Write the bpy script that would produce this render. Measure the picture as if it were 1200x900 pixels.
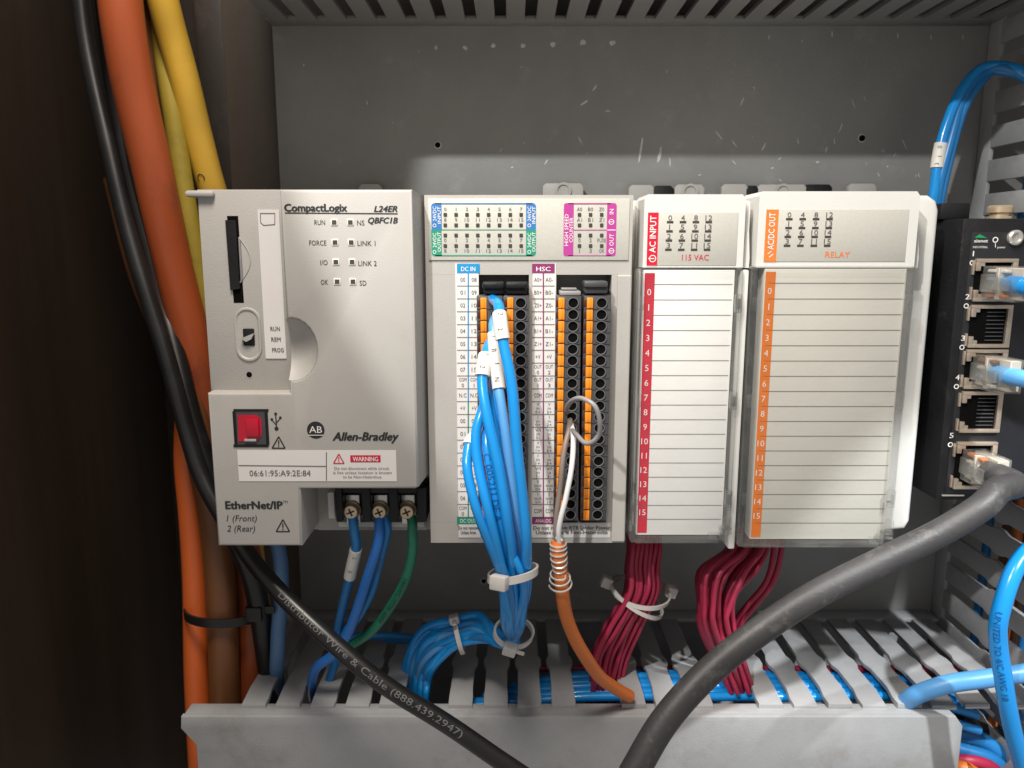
import bpy, bmesh, math, random
from mathutils import Vector, Matrix

for o in list(bpy.data.objects):
    bpy.data.objects.remove(o)
scene = bpy.context.scene
COL = scene.collection
MM = 0.001
R = math.radians
random.seed(7)

# ------------------------------------------------------------------ camera
F = 900.0; CAMY = -355.0; PITCH = R(10.0)      # f in pixels of a 1200 px wide frame, millimetres
cd = bpy.data.cameras.new('Camera'); cam = bpy.data.objects.new('Camera', cd); COL.objects.link(cam)
cd.sensor_width = 36; cd.lens = 36 * F / 1200
cd.clip_start = 0.01; cd.clip_end = 20
cam.location = (0, CAMY * MM, 0); cam.rotation_euler = (R(90) - PITCH, 0, 0)
cd.dof.use_dof = True; cd.dof.focus_distance = 0.262; cd.dof.aperture_fstop = 20
scene.camera = cam

# ------------------------------------------------------------------ light
w = bpy.data.worlds.new('World'); scene.world = w; w.use_nodes = True
w.node_tree.nodes['Background'].inputs[0].default_value = (1.0, .96, .92, 1)
w.node_tree.nodes['Background'].inputs[1].default_value = 0.25
def lamp(name, kind, loc, aim, energy, col, **kw):
    ld = bpy.data.lights.new(name, kind); ob = bpy.data.objects.new(name, ld); COL.objects.link(ob)
    ob.location = Vector(loc) * MM
    ob.rotation_euler = (Vector(aim) - Vector(loc)).to_track_quat('-Z', 'Y').to_euler()
    ld.energy = energy; ld.color = col
    for k, v in kw.items(): setattr(ld, k, v)
    return ob
lamp('torch', 'SPOT', (-150, -420, 300), (112, 0, -45), 6.0, (1.0, .995, .97), spot_size=R(30.6), spot_blend=.08, shadow_soft_size=.006)
lamp('work_light', 'SPOT', (250, -330, 230), (146, -70, -212), 8.0, (.97, .99, 1.0), spot_size=R(22), spot_blend=.35, shadow_soft_size=.006)
lamp('room_light', 'AREA', (-40, -272, 330), (-30, -90, -20), 1.6, (1.0, .91, .82), shape='DISK', size=.13)
scene.view_settings.view_transform = 'Standard'; scene.view_settings.look = 'None'
scene.view_settings.exposure = 0.5; scene.view_settings.gamma = 1

# ------------------------------------------------------------------ geometry helpers (millimetres; Y=0 is the mounting panel)
CP, SP = math.cos(PITCH), math.sin(PITCH)
def P(px, py, Y):
    b = (450 - py) / F; a = (px - 600) / F; D = Y - CAMY; q = CP + b * SP
    return Vector((D * a / q, Y, D * (b * CP - SP) / q))
def ZP(py, Y): return P(600, py, Y).z
def XP(px, py, Y): return P(px, py, Y).x

class MB:
    def __init__(s): s.v = []; s.f = []; s.m = []; s.mi = 0
    def add(s, vs, fs):
        n = len(s.v); s.v += [tuple(p) for p in vs]; s.f += [tuple(i + n for i in q) for q in fs]; s.m += [s.mi] * len(fs); return s
    def bm(s, b):
        b.verts.index_update()
        r = s.add([v.co[:] for v in b.verts], [[v.index for v in q.verts] for q in b.faces]); b.free(); return r
    def box(s, x0, x1, y0, y1, z0, z1, bev=0, seg=2, xf=None):
        b = bmesh.new(); bmesh.ops.create_cube(b, size=1)
        for v in b.verts:
            v.co = Vector((x0 + (v.co.x + .5) * (x1 - x0), y0 + (v.co.y + .5) * (y1 - y0), z0 + (v.co.z + .5) * (z1 - z0)))
        if bev: bmesh.ops.bevel(b, geom=list(b.edges), offset=bev, segments=seg, profile=.5, affect='EDGES')
        if xf: bmesh.ops.transform(b, matrix=xf, verts=b.verts)
        return s.bm(b)
    def pbox(s, px0, py0, px1, py1, Y, depth, bev=0, seg=2):
        """box whose front face covers a pixel rectangle at depth Y (pixel x read at mid height), running back by depth"""
        m = (py0 + py1) / 2
        return s.box(XP(px0, m, Y), XP(px1, m, Y), Y, Y + depth, ZP(py1, Y), ZP(py0, Y), bev, seg)
    def prism(s, poly, y0, y1, bev=0, seg=2):
        """poly: list of (x,z); front at y0, back at y1"""
        b = bmesh.new(); vs = [b.verts.new((x, y0, z)) for x, z in poly]; fc = b.faces.new(vs)
        r = bmesh.ops.extrude_face_region(b, geom=[fc])
        bk = [e for e in r['geom'] if isinstance(e, bmesh.types.BMVert)]
        for v in bk: v.co.y = y1
        if bev:
            ed = [e for e in b.edges if all(abs(v.co.y - y0) < 1e-6 for v in e.verts)]
            bmesh.ops.bevel(b, geom=ed, offset=bev, segments=seg, profile=.5, affect='EDGES')
        bmesh.ops.recalc_face_normals(b, faces=b.faces)
        return s.bm(b)
    def cyl(s, c, d, r0, r1, h, n=16, cap=True):
        c = Vector(c); d = Vector(d).normalized(); u = d.orthogonal().normalized(); t = d.cross(u)
        vs = []
        for k in range(n):
            q = 2 * math.pi * k / n; e = u * math.cos(q) + t * math.sin(q); vs += [c + e * r0, c + d * h + e * r1]
        fs = [(2*k, 2*((k+1) % n), 2*((k+1) % n)+1, 2*k+1) for k in range(n)]
        if cap: fs += [tuple(2*k+1 for k in range(n)), tuple(2*k for k in reversed(range(n)))]
        return s.add(vs, fs)
    def lathe(s, c, d, prof, n=20):
        """prof: list of (radius, height along d)"""
        c = Vector(c); d = Vector(d).normalized(); u = d.orthogonal().normalized(); t = d.cross(u); vs = []; fs = []
        for r, h in prof:
            for k in range(n):
                q = 2 * math.pi * k / n; vs.append(c + d * h + (u * math.cos(q) + t * math.sin(q)) * r)
        for i in range(len(prof) - 1):
            for k in range(n):
                k2 = (k + 1) % n; fs.append((i*n+k, i*n+k2, (i+1)*n+k2, (i+1)*n+k))
        fs.append(tuple((len(prof)-1)*n + k for k in range(n)))
        return s.add(vs, fs)
    def tube(s, path, r, n=12, cap=True, rfun=None):
        vs = []; fs = []; L = len(path); u = None
        for i, p in enumerate(path):
            t = (path[min(i+1, L-1)] - path[max(i-1, 0)]).normalized()
            u = (t.orthogonal() if u is None else u - t * u.dot(t)).normalized(); b = t.cross(u)
            rr = rfun(i / (L - 1)) if rfun else r
            for k in range(n):
                q = 2 * math.pi * k / n; vs.append(p + (u * math.cos(q) + b * math.sin(q)) * rr)
        for i in range(L - 1):
            for k in range(n):
                k2 = (k + 1) % n; fs.append((i*n+k, i*n+k2, (i+1)*n+k2, (i+1)*n+k))
        if cap: fs += [tuple(reversed(range(n))), tuple((L-1)*n + k for k in range(n))]
        return s.add(vs, fs)
    def ribbon(s, path, wv, th, closed=False):
        """flat strap: path of (point, outward normal), strap width vector wv(i)"""
        L = len(path); vs = []; fs = []
        for i, (p, nrm) in enumerate(path):
            wd = wv(i) if callable(wv) else wv
            vs += [p - wd, p + wd, p + wd + nrm * th, p - wd + nrm * th]
        m = L if closed else L - 1
        for i in range(m):
            a = 4 * i; b = 4 * ((i + 1) % L)
            for k in range(4): fs.append((a + k, a + (k+1) % 4, b + (k+1) % 4, b + k))
        if not closed: fs += [(3, 2, 1, 0), (4*L-4, 4*L-3, 4*L-2, 4*L-1)]
        return s.add(vs, fs)
    def text(s, body, px0, px1, pyc, hpx, Y, bold=0., ital=0., rot=0, up=.12):
        """flat print on a Y plane facing the viewer, fitted into pixel width px0..px1 (or height if rot=90), cap height hpx"""
        vs, fs, (w0, w1, h1) = glyphs(body, bold, ital)
        if rot == 0:
            x0 = XP(px0, pyc, Y); x1 = XP(px1, pyc, Y); zc = ZP(pyc, Y)
            h = ZP(pyc - hpx / 2, Y) - ZP(pyc + hpx / 2, Y); sx = (x1 - x0) / (w1 - w0); sz = h / h1
            if sx > 1.3 * sz: x0 += (x1 - x0 - 1.3 * sz * (w1 - w0)) / 2; sx = 1.3 * sz
            fn = lambda x, y, dx, k: (x0 + (x + dx - w0) * sx, Y - up - .012 * k, zc - h / 2 + y * sz)
        else:   # reading upwards: px0/px1 are pixel rows bottom/top, pyc is the pixel column of the centre, hpx the cap height across
            z0 = ZP(px0, Y); z1 = ZP(px1, Y); m = (px0 + px1) / 2; xc = XP(pyc, m, Y)
            h = XP(pyc + hpx / 2, m, Y) - XP(pyc - hpx / 2, m, Y); sx = (z1 - z0) / (w1 - w0); sz = h / h1
            fn = lambda x, y, dx, k: (xc + h / 2 - y * sz, Y - up - .012 * k, z0 + (x + dx - w0) * sx)
        for k, (dx, dy) in enumerate(((-bold, 0), (bold, 0), (0, -bold * .5), (0, bold * .5)) if bold > .01 else ((0, 0),)): s.add([fn(x, y + dy, dx, k) for x, y in vs], fs)
        return s
    def rect(s, px0, py0, px1, py1, Y, up=.1, th=.0):
        m = (py0 + py1) / 2
        x0, x1, z0, z1 = XP(px0, m, Y), XP(px1, m, Y), ZP(py1, Y), ZP(py0, Y); y = Y - up
        return s.add([(x0, y, z0), (x1, y, z0), (x1, y, z1), (x0, y, z1)], [(0, 1, 2, 3)])
    def disc(s, px, py, rpx, Y, up=.1, n=24, r_in=0):
        c = P(px, py, Y - up); r = XP(px + rpx, py, Y) - XP(px, py, Y); ri = r * r_in / rpx if r_in else 0
        ring = [(c.x + r * math.cos(2*math.pi*k/n), c.y, c.z + r * math.sin(2*math.pi*k/n)) for k in range(n)]
        if not ri: return s.add(ring, [tuple(range(n))])
        inn = [(c.x + ri * math.cos(2*math.pi*k/n), c.y, c.z + ri * math.sin(2*math.pi*k/n)) for k in range(n)]
        return s.add(ring + inn, [(k, (k+1) % n, n + (k+1) % n, n + k) for k in range(n)])
    def line(s, p0, p1, wpx, Y, up=.1):
        a = P(p0[0], p0[1], Y - up); b = P(p1[0], p1[1], Y - up); d = (b - a).normalized()
        hw = wpx / 2 * (Y - CAMY) / F; nrm = Vector((-d.z, 0, d.x)) * hw
        return s.add([a - nrm, b - nrm, b + nrm, a + nrm], [(0, 1, 2, 3)])
    def triangle_sign(s, px, py, h, Y):
        t = (px, py - h * .5); l = (px - h * .56, py + h * .5); r = (px + h * .56, py + h * .5)
        for a, b in ((t, l), (l, r), (r, t)): s.line(a, b, h * .11, Y)
        s.line((px, py - h * .18), (px, py + h * .18), h * .11, Y, up=.13); s.line((px, py + h * .26), (px, py + h * .36), h * .11, Y, up=.13)
        return s
    def mesh(s, name, org=(0, 0, 0), smooth=True, ang=38):
        me = bpy.data.meshes.new(name); o = Vector(org)
        me.from_pydata([((Vector(p) - o) * MM)[:] for p in s.v], [], s.f)
        if any(s.m): me.polygons.foreach_set('material_index', s.m)
        if smooth:
            me.polygons.foreach_set('use_smooth', [True] * len(me.polygons)); me.set_sharp_from_angle(angle=R(ang))
        return me
    def build(s, name, mat, parent=None, label=None, smooth=True, ang=38):
        if parent is None:
            xs, ys, zs = zip(*s.v); org = Vector(((min(xs)+max(xs))/2, (min(ys)+max(ys))/2, min(zs)))
        else:
            r = parent
            while r.parent: r = r.parent
            org = Vector(r['_org'])
        me = s.mesh(name, org, smooth, ang); ob = bpy.data.objects.new(name, me); COL.objects.link(ob)
        for m in (mat if isinstance(mat, (list, tuple)) else [mat]): me.materials.append(m)
        if parent is None: ob.location = org * MM; ob['_org'] = org[:]
        else: ob.parent = parent
        if label: ob['label'] = label
        return ob

_gc = {}
def glyphs(body, bold=0., ital=0., cut=False):
    k = (body, ital, cut)
    if k not in _gc:
        cu = bpy.data.curves.new('t', 'FONT'); cu.body = body; cu.size = 1; cu.resolution_u = 2; cu.shear = ital; cu.fill_mode = 'FRONT'
        ob = bpy.data.objects.new('t', cu); me = bpy.data.meshes.new_from_object(ob)
        if cut:
            bm = bmesh.new(); bm.from_mesh(me)
            for i in range(-2, 9): bmesh.ops.bisect_plane(bm, geom=list(bm.verts) + list(bm.edges) + list(bm.faces), plane_co=(0, i * .1 + .02, 0), plane_no=(0, 1, 0), dist=1e-5)
            bm.to_mesh(me); bm.free()
        vs = [(v.co.x, v.co.y) for v in me.vertices]
        fs = [tuple(p.vertices) for p in me.polygons]
        bpy.data.objects.remove(ob); bpy.data.curves.remove(cu); bpy.data.meshes.remove(me)
        _gc[k] = (vs, fs, (min(v[0] for v in vs), max(v[0] for v in vs), .73))
    return _gc[k]

def tag(o, label, cat, group=None):
    o['label'] = label; o['category'] = cat
    if group: o['group'] = group
    return o
def thing(name, label, cat, org, group=None):
    o = bpy.data.objects.new(name, None); COL.objects.link(o); o.empty_display_size = .005
    o.location = Vector(org) * MM; o['_org'] = Vector(org)[:]
    return tag(o, label, cat, group)
def struct(o): o['kind'] = 'structure'; return o
def put(name, me, parent, off, mats=None):
    """another copy of shared mesh data, placed at off (mm, world)"""
    ob = bpy.data.objects.new(name, me); COL.objects.link(ob); ob.parent = parent
    r = parent
    while r.parent: r = r.parent
    ob.location = (Vector(off) - Vector(r['_org'])) * MM
    q = parent
    while q.parent: ob.location -= q.location; q = q.parent
    return ob

def smooth_path(pts, sub=6):
    pts = [Vector(p) for p in pts]; out = []
    for i in range(len(pts) - 1):
        p0 = pts[i-1] if i else pts[0] * 2 - pts[1]; p1, p2 = pts[i], pts[i+1]
        p3 = pts[i+2] if i + 2 < len(pts) else p2 * 2 - p1
        for k in range(sub):
            t = k / sub
            out.append(.5 * ((2*p1) + (p2-p0)*t + (2*p0-5*p1+4*p2-p3)*t*t + (3*p1-p0-3*p2+p3)*t**3))
    out.append(pts[-1]); return out
def pathpx(pts, sub=6): return smooth_path([P(*p) for p in pts], sub)
def arc(path):
    s = [0]
    for a, b in zip(path, path[1:]): s.append(s[-1] + (b - a).length)
    return s
def at_len(path, ss, s):
    s = min(max(s, 0), ss[-1] - 1e-6); i = 0
    while i < len(ss) - 2 and ss[i+1] < s: i += 1
    t = (s - ss[i]) / (ss[i+1] - ss[i]); return path[i].lerp(path[i+1], t), (path[i+1] - path[i]).normalized()
def nearest_len(path, pt):
    ss = arc(path); i = min(range(len(path)), key=lambda k: (path[k] - pt).length); return ss[i]
CAMP = Vector((0, CAMY, 0))
def tube_text(mb, path, r, body, s0, h, flip=False, turn=0., bold=0., sx=1.0):
    vs, fs, (w0, w1, h1) = glyphs(body, 0., 0, True); ss = arc(path); k = h / h1; out = []
    for x, y in vs:
        s = s0 + (x - w0) * k * sx; dy = (y - h1 / 2) * k
        if flip: s = s0 - (x - w0) * k * sx
        p, t = at_len(path, ss, s)
        if flip: t = -t
        n = (CAMP - p); n = (n - t * n.dot(t)).normalized(); u = n.cross(t); q = dy / r + turn
        out.append(p + (n * math.cos(q) + u * math.sin(q)) * (r + .14))
    return mb.add(out, fs)
def sub_path(path, s0, s1, n=6):
    ss = arc(path); return [at_len(path, ss, s0 + (s1 - s0) * i / n)[0] for i in range(n + 1)]

# ------------------------------------------------------------------ materials (procedural)
MATS = {}
def mat(name, col, rough=.5, metal=0., var=.10, scale=120., bump=.0, bscale=900., spec=.5, dust=None, coat=0., stretch=(1, 1, 1)):
    if name in MATS: return MATS[name]
    m = bpy.data.materials.new(name); m.use_nodes = True; nt = m.node_tree; N = nt.nodes; Lk = nt.links; bs = N['Principled BSDF']
    bs.inputs['Metallic'].default_value = metal; bs.inputs['Specular IOR Level'].default_value = spec; bs.inputs['Coat Weight'].default_value = coat
    tc = N.new('ShaderNodeTexCoord'); mp = N.new('ShaderNodeMapping'); mp.inputs['Scale'].default_value = stretch
    Lk.new(tc.outputs['Object'], mp.inputs[0])
    nz = N.new('ShaderNodeTexNoise'); nz.inputs['Scale'].default_value = scale; nz.inputs['Detail'].default_value = 6; nz.inputs['Roughness'].default_value = .65
    Lk.new(mp.outputs[0], nz.inputs[0])
    cr = N.new('ShaderNodeValToRGB'); cr.color_ramp.elements[0].position = .3; cr.color_ramp.elements[1].position = .7
    cr.color_ramp.elements[0].color = [c * (1 - var) for c in col] + [1]; cr.color_ramp.elements[1].color = [min(1, c * (1 + var)) for c in col] + [1]
    Lk.new(nz.outputs[0], cr.inputs[0]); last = cr.outputs[0]
    if dust:
        n2 = N.new('ShaderNodeTexNoise'); n2.inputs['Scale'].default_value = dust[1]; n2.inputs['Detail'].default_value = 8; n2.inputs['Roughness'].default_value = .7
        Lk.new(tc.outputs['Object'], n2.inputs[0])
        r2 = N.new('ShaderNodeValToRGB'); r2.color_ramp.elements[0].position = dust[2]; r2.color_ramp.elements[1].position = dust[2] + .18
        r2.color_ramp.elements[1].color = (dust[3],) * 3 + (1,); r2.color_ramp.elements[0].color = (0, 0, 0, 1)
        Lk.new(n2.outputs[0], r2.inputs[0])
        mx = N.new('ShaderNodeMix'); mx.data_type = 'RGBA'; mx.inputs[7].default_value = tuple(dust[0]) + (1,)
        Lk.new(r2.outputs[0], mx.inputs[0]); Lk.new(last, mx.inputs[6]); last = mx.outputs[2]
    Lk.new(last, bs.inputs['Base Color'])
    mr = N.new('ShaderNodeMapRange'); mr.inputs[3].default_value = max(.03, rough - .09); mr.inputs[4].default_value = min(1, rough + .09)
    Lk.new(nz.outputs[0], mr.inputs[0]); Lk.new(mr.outputs[0], bs.inputs['Roughness'])
    if bump:
        n3 = N.new('ShaderNodeTexNoise'); n3.inputs['Scale'].default_value = bscale; n3.inputs['Detail'].default_value = 3
        Lk.new(tc.outputs['Object'], n3.inputs[0]); bp = N.new('ShaderNodeBump'); bp.inputs['Strength'].default_value = bump; bp.inputs['Distance'].default_value = .0003
        Lk.new(n3.outputs[0], bp.inputs['Height']); Lk.new(bp.outputs[0], bs.inputs['Normal'])
    MATS[name] = m; return m
GREY = mat('grey_abs', (.42, .404, .376), .50, var=.025, scale=40, bump=.25, bscale=2600, dust=((.33, .29, .24), 26, .56, .32))
OFFW = mat('offwhite_abs', (.66, .655, .62), .46, var=.025, scale=40, bump=.22, bscale=2600, dust=((.50, .46, .38), 28, .62, .25))
LEGEND = mat('legend_film', (.50, .49, .44), .38, var=.04, scale=900, bump=.1)
PAPER = mat('paper', (.70, .675, .65), .65, var=.02, scale=60)
CARD = mat('card_white', (.82, .81, .78), .75, var=.03, scale=50, bump=.2, bscale=500)
CARDG = mat('card_grey', (.60, .59, .54), .75, var=.03, scale=50, bump=.2, bscale=500)
PANEL = mat('panel_paint', (.245, .245, .235), .42, var=.10, scale=22, bump=.3, bscale=1500, dust=((.37, .375, .36), 60, .57, .5))
CHIP = mat('bare_paint_scuff', (.56, .56, .54), .6, var=.2, scale=600)
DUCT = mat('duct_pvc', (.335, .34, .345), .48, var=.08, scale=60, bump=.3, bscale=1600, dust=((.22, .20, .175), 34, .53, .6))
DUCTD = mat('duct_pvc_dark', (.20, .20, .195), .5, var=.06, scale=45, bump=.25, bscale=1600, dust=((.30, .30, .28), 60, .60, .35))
STEEL = mat('brown_steel', (.024, .017, .012), .55, var=.25, scale=18, bump=.2, dust=((.11, .08, .055), 25, .52, .5), stretch=(1, 1, .12))
DARKWALL = mat('dark_wall', (.026, .0165, .0105), .45, var=.40, scale=14, bump=.2, dust=((.05, .04, .03), 20, .6, .35), stretch=(1, 1, .08))  # upright streaks in the colour stand for sheen on the wall
FLANGE = mat('flange_paint', (.085, .066, .050), .5, var=.25, scale=18, bump=.2, dust=((.05, .035, .025), 25, .5, .6), stretch=(1, 1, .12))
EDGEM = mat('steel_edge', (.16, .14, .12), .4, metal=.3, var=.2, scale=30)
BLACK = mat('black_plastic', (.008, .008, .009), .52, var=.3, scale=80, bump=.35, bscale=900, spec=.35, dust=((.07, .066, .06), 130, .60, .4))
VOID = mat('black_void', (.003, .003, .003), .9, var=.1, spec=.08)
TERM = mat('terminal_grey', (.060, .060, .064), .42, var=.15, scale=120)
LEVER = mat('lever_orange', (.80, .26, .012), .40, var=.08, scale=200)
PORTRIM = mat('port_rim_grey', (.13, .13, .135), .38, var=.15)  # paler rim stands in for the light crescent in each port
SLOTR = mat('slot_maroon', (.055, .012, .008), .5, var=.2)
METAL = mat('bright_metal', (.66, .64, .60), .28, metal=.65, var=.1, scale=200)
BRASS = mat('screw_brass', (.66, .52, .36), .30, metal=.6, var=.15, scale=200)
JACK = mat('jack_shield', (.62, .52, .42), .36, metal=.75, var=.12, scale=150)
BLUE = mat('wire_blue', (.008, .26, .68), .24, var=.06, scale=60, coat=.2)
BLUED = mat('wire_blue_deep', (.016, .18, .46), .33, var=.08, scale=60)
BLUEP = mat('wire_blue_pale', (.10, .20, .38), .5, var=.15, scale=80, dust=((.25, .30, .38), 70, .55, .5))
BLUEL = mat('patch_blue_pale', (.10, .33, .66), .38, var=.08, scale=60)
RED = mat('wire_red', (.36, .018, .058), .46, var=.22, scale=60)
GREEN = mat('wire_green', (.015, .17, .095), .42, var=.1, scale=60)
ORANGE = mat('cable_orange', (.62, .16, .025), .42, var=.08, scale=60)
ORANGEB = mat('thick_orange', (.33, .066, .018), .45, var=.12, scale=30, dust=((.14, .04, .018), 38, .54, .75), stretch=(1, 1, .25))
ORANGEL = mat('light_orange_jacket', (.62, .12, .022), .45, var=.14, scale=30, stretch=(1, 1, .25))
BROWN = mat('brown_jacket', (.17, .065, .022), .45, var=.15, scale=30, stretch=(1, 1, .25))
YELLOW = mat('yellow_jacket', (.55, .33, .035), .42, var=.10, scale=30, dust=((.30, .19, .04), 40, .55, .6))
YELLOWSHADE = mat('yellow_jacket_shaded', (.26, .19, .02), .48, var=.12, scale=30, dust=((.14, .10, .02), 40, .55, .6))  # yellow jacket with shade mixed into its colour
BLACKC = mat('black_jacket', (.010, .010, .010), .34, var=.3, scale=60, dust=((.05, .05, .05), 90, .6, .4))
GREYC = mat('charcoal_jacket', (.042, .041, .042), .50, var=.15, scale=50, bump=.35, bscale=700, dust=((.17, .16, .15), 110, .54, .6))
GREYW = mat('wire_grey', (.26, .25, .25), .4, var=.1)
WHITEW = mat('wire_white', (.72, .70, .68), .38, var=.05)
BROWNW = mat('wire_taupe', (.22, .17, .14), .45, var=.1)
TIE = mat('nylon_tie', (.58, .555, .52), .38, var=.04)
TIEB = mat('nylon_tie_black', (.010, .010, .010), .4, var=.2)
SLEEVE = mat('marker_sleeve', (.74, .71, .65), .5, var=.07, scale=150)
INK = mat('ink_black', (.018, .018, .018), .5, var=.1)
INKG = mat('ink_grey', (.11, .105, .10), .5, var=.1)
INKW = mat('ink_white', (.78, .77, .75), .5, var=.03)
INKS = mat('ink_silver', (.15, .15, .147), .6, var=.1)
INKB = mat('ink_on_blue', (.004, .09, .32), .5, var=.1)
INKDG = mat('ink_on_green', (.004, .05, .03), .5, var=.1)
PRED = mat('print_red', (.58, .008, .035), .42, var=.04)
PORANGE = mat('print_orange', (.80, .20, .035), .42, var=.04)
PORANGE2 = mat('print_orange_deep', (.76, .18, .004), .45, var=.04)
PBLUE = mat('print_blue', (.035, .165, .42), .42, var=.04)
PCYAN = mat('print_cyan', (.01, .26, .56), .42, var=.04)
PGREEN = mat('print_green', (.015, .26, .16), .42, var=.04)
PMAG = mat('print_magenta', (.42, .045, .26), .42, var=.04)
PMAR = mat('print_maroon', (.24, .03, .13), .42, var=.04)
LGRN = mat('logo_green', (.01, .30, .08), .45, var=.05)
BPANEL = mat('switch_legend', (.013, .0135, .017), .50, var=.15, scale=120)
COPPER = mat('pin_gold', (.55, .38, .18), .3, metal=1.)
PINK = mat('port_red', (.48, .002, .025), .22, var=.05, coat=.3)
LED = mat('led_smoked', (.055, .048, .036), .3, var=.1)
def clear(name, tint, mixv, rough=.06, milk=.045):
    m = bpy.data.materials.new(name); m.use_nodes = True; N = m.node_tree.nodes; Lk = m.node_tree.links; N.remove(N['Principled BSDF'])
    tr = N.new('ShaderNodeBsdfTransparent'); tr.inputs[0].default_value = tuple(tint) + (1,)
    gl = N.new('ShaderNodeBsdfGlossy'); gl.inputs['Roughness'].default_value = rough
    df = N.new('ShaderNodeBsdfDiffuse'); df.inputs[0].default_value = (.6, .6, .58, 1)
    lw = N.new('ShaderNodeLayerWeight'); lw.inputs[0].default_value = mixv
    lw.inputs[0].default_value = .5; pw = N.new('ShaderNodeMath'); pw.operation = 'POWER'; pw.inputs[1].default_value = 4.0; Lk.new(lw.outputs['Facing'], pw.inputs[0])
    ma = N.new('ShaderNodeMath'); ma.operation = 'MULTIPLY_ADD'; ma.inputs[1].default_value = mixv * 2; ma.inputs[2].default_value = .03; Lk.new(pw.outputs[0], ma.inputs[0])
    mx = N.new('ShaderNodeMixShader'); Lk.new(ma.outputs[0], mx.inputs[0]); Lk.new(tr.outputs[0], mx.inputs[1]); Lk.new(gl.outputs[0], mx.inputs[2])
    nz = N.new('ShaderNodeTexNoise'); nz.inputs['Scale'].default_value = 60; nz.inputs['Detail'].default_value = 6
    tc = N.new('ShaderNodeTexCoord'); Lk.new(tc.outputs['Object'], nz.inputs[0])
    mr = N.new('ShaderNodeMapRange'); mr.inputs[1].default_value = .4; mr.inputs[2].default_value = .8; mr.inputs[3].default_value = milk * .4; mr.inputs[4].default_value = milk * 1.6; Lk.new(nz.outputs[0], mr.inputs[0])
    m2 = N.new('ShaderNodeMixShader'); Lk.new(mr.outputs[0], m2.inputs[0]); Lk.new(mx.outputs[0], m2.inputs[1]); Lk.new(df.outputs[0], m2.inputs[2])
    Lk.new(m2.outputs[0], N['Material Output'].inputs[0]); return m
CLEAR = clear('clear_polycarbonate', (.99, .99, .988), .22, .05, .014)
CLEARG = clear('smoky_polycarbonate', (.965, .962, .955), .22, .05, .02)
RIM = clear('moulded_rim', (.96, .96, .955), .45, .05, .06)
RJ = clear('clear_plug', (.90, .89, .86), .45, .12, .16)

# ================================================================== SETTING
b = MB(); b.box(-104, 260, 0, 2, -330, 180); panel = struct(b.build('back_panel', PANEL))
for (px, py, r) in ((513, 170, 3.2), (1010, 162, 3.6), (567, 681, 3.0)):
    b = MB(); c = P(px, py, 0); b.cyl((c.x, -.35, c.z), (0, 1, 0), r / 2.6, r / 2.6, .3, 18); b.mi = 1
    b.disc(px, py, r * 1.35, 0, up=.12, r_in=r); b.build('screw_hole', [VOID, CHIP], panel)
def scuff(px, py, lx, lz, rot=0, n=9):
    c = P(px, py, 0); b = MB(); vs = []
    for k in range(n):
        q = 2 * math.pi * k / n; rr = random.uniform(.55, 1.1); x = math.cos(q) * lx * rr / 2.6; z = math.sin(q) * lz * rr / 2.6
        vs.append((c.x + x * math.cos(rot) - z * math.sin(rot), -.12, c.z + x * math.sin(rot) + z * math.cos(rot)))
    b.add(vs, [tuple(range(n))]); b.build('scuff_mark', CHIP, panel, smooth=False)
for k, (px, py) in enumerate(((511, 56), (545, 56), (578, 54), (613, 54), (648, 52), (683, 50), (718, 50))):
    scuff(px, py, 2.6 + .3 * k, 3.4, .35)
for k in range(16): scuff(random.uniform(530, 1085), random.uniform(157, 214), random.uniform(.4, 1.0), random.uniform(.8, 4.5), random.uniform(-.9, .9), 7)
for k in range(6): scuff(random.uniform(350, 1120), random.uniform(60, 155), random.uniform(.35, .8), random.uniform(.6, 3.0), random.uniform(-.9, .9), 7)
for (px, py, a, c, r) in ((901, 44, .9, 3, .1), (975, 40, 1, 4, .2), (1052, 42, 1, 4, .25), (1091, 44, 1, 4, .25), (1128, 43, 1, 4, .3), (940, 48, .8, 2, .1),
                          (697, 103, 1.2, 5, -.6), (684, 121, 1.2, 6.5, -1.0), (712, 130, 4, 1.0, 0), (870, 118, 1.0, 6, -.4), (1000, 122, .6, 7, .4), (1013, 115, .5, 5, .3),
                          (751, 176, 1.6, 17, -.12), (773, 181, 2.0, 10, -.2), (842, 158, .7, 8, .7), (860, 168, .7, 7, .7), (895, 172, 1, 6, -.4), (935, 165, .8, 5, .2), (958, 190, 2.4, 1.2, 0), (905, 197, 2.6, 1.2, .3), (785, 190, .8, 7, .1),
                          (640, 190, .8, 5, -.5), (600, 196, 1.8, 1, .4), (1060, 170, .7, 9, .5), (1040, 195, 1.5, 1, 0), (680, 165, .7, 6, .5), (356, 76, 1, 2, 0), (430, 120, .7, 3, .2), (985, 150, .6, 8, -.3), (820, 205, 2, .9, .3)):
    scuff(px, py, a, c, r)

b = MB(); b.box(-240, -104.5, 58, 60, -330, 260); struct(b.build('cabinet_rear_wall', DARKWALL))
b = MB(); b.box(-194, -190, -160, 57.5, -330, 260); struct(b.build('cabinet_side_wall', DARKWALL))
b = MB(); b.box(-190, 262, -110, 60, 262, 264); struct(b.build('cabinet_top', DARKWALL))
b = MB(); b.box(-128, -105, 6, 9, -330, 120, .6); b.box(-128, -126, 9, 30, -330, 120); tag(b.build('panel_flange', FLANGE), 'brown steel flange strip standing along the left edge of the grey panel', 'flange')
b = MB(); b.box(-146, -130, 22, 26, -330, 255, .8); tag(b.build('cabinet_post', STEEL), 'dark brown flat steel post behind the yellow cables', 'post')
b = MB(); b.tube([Vector((-152, 14, -330)), Vector((-152, 14, 0)), Vector((-152, 14, 255))], 2.1, 12); tag(b.build('steel_rod', EDGEM), 'thin grey vertical rod beside the upper yellow cable', 'rod')

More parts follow.
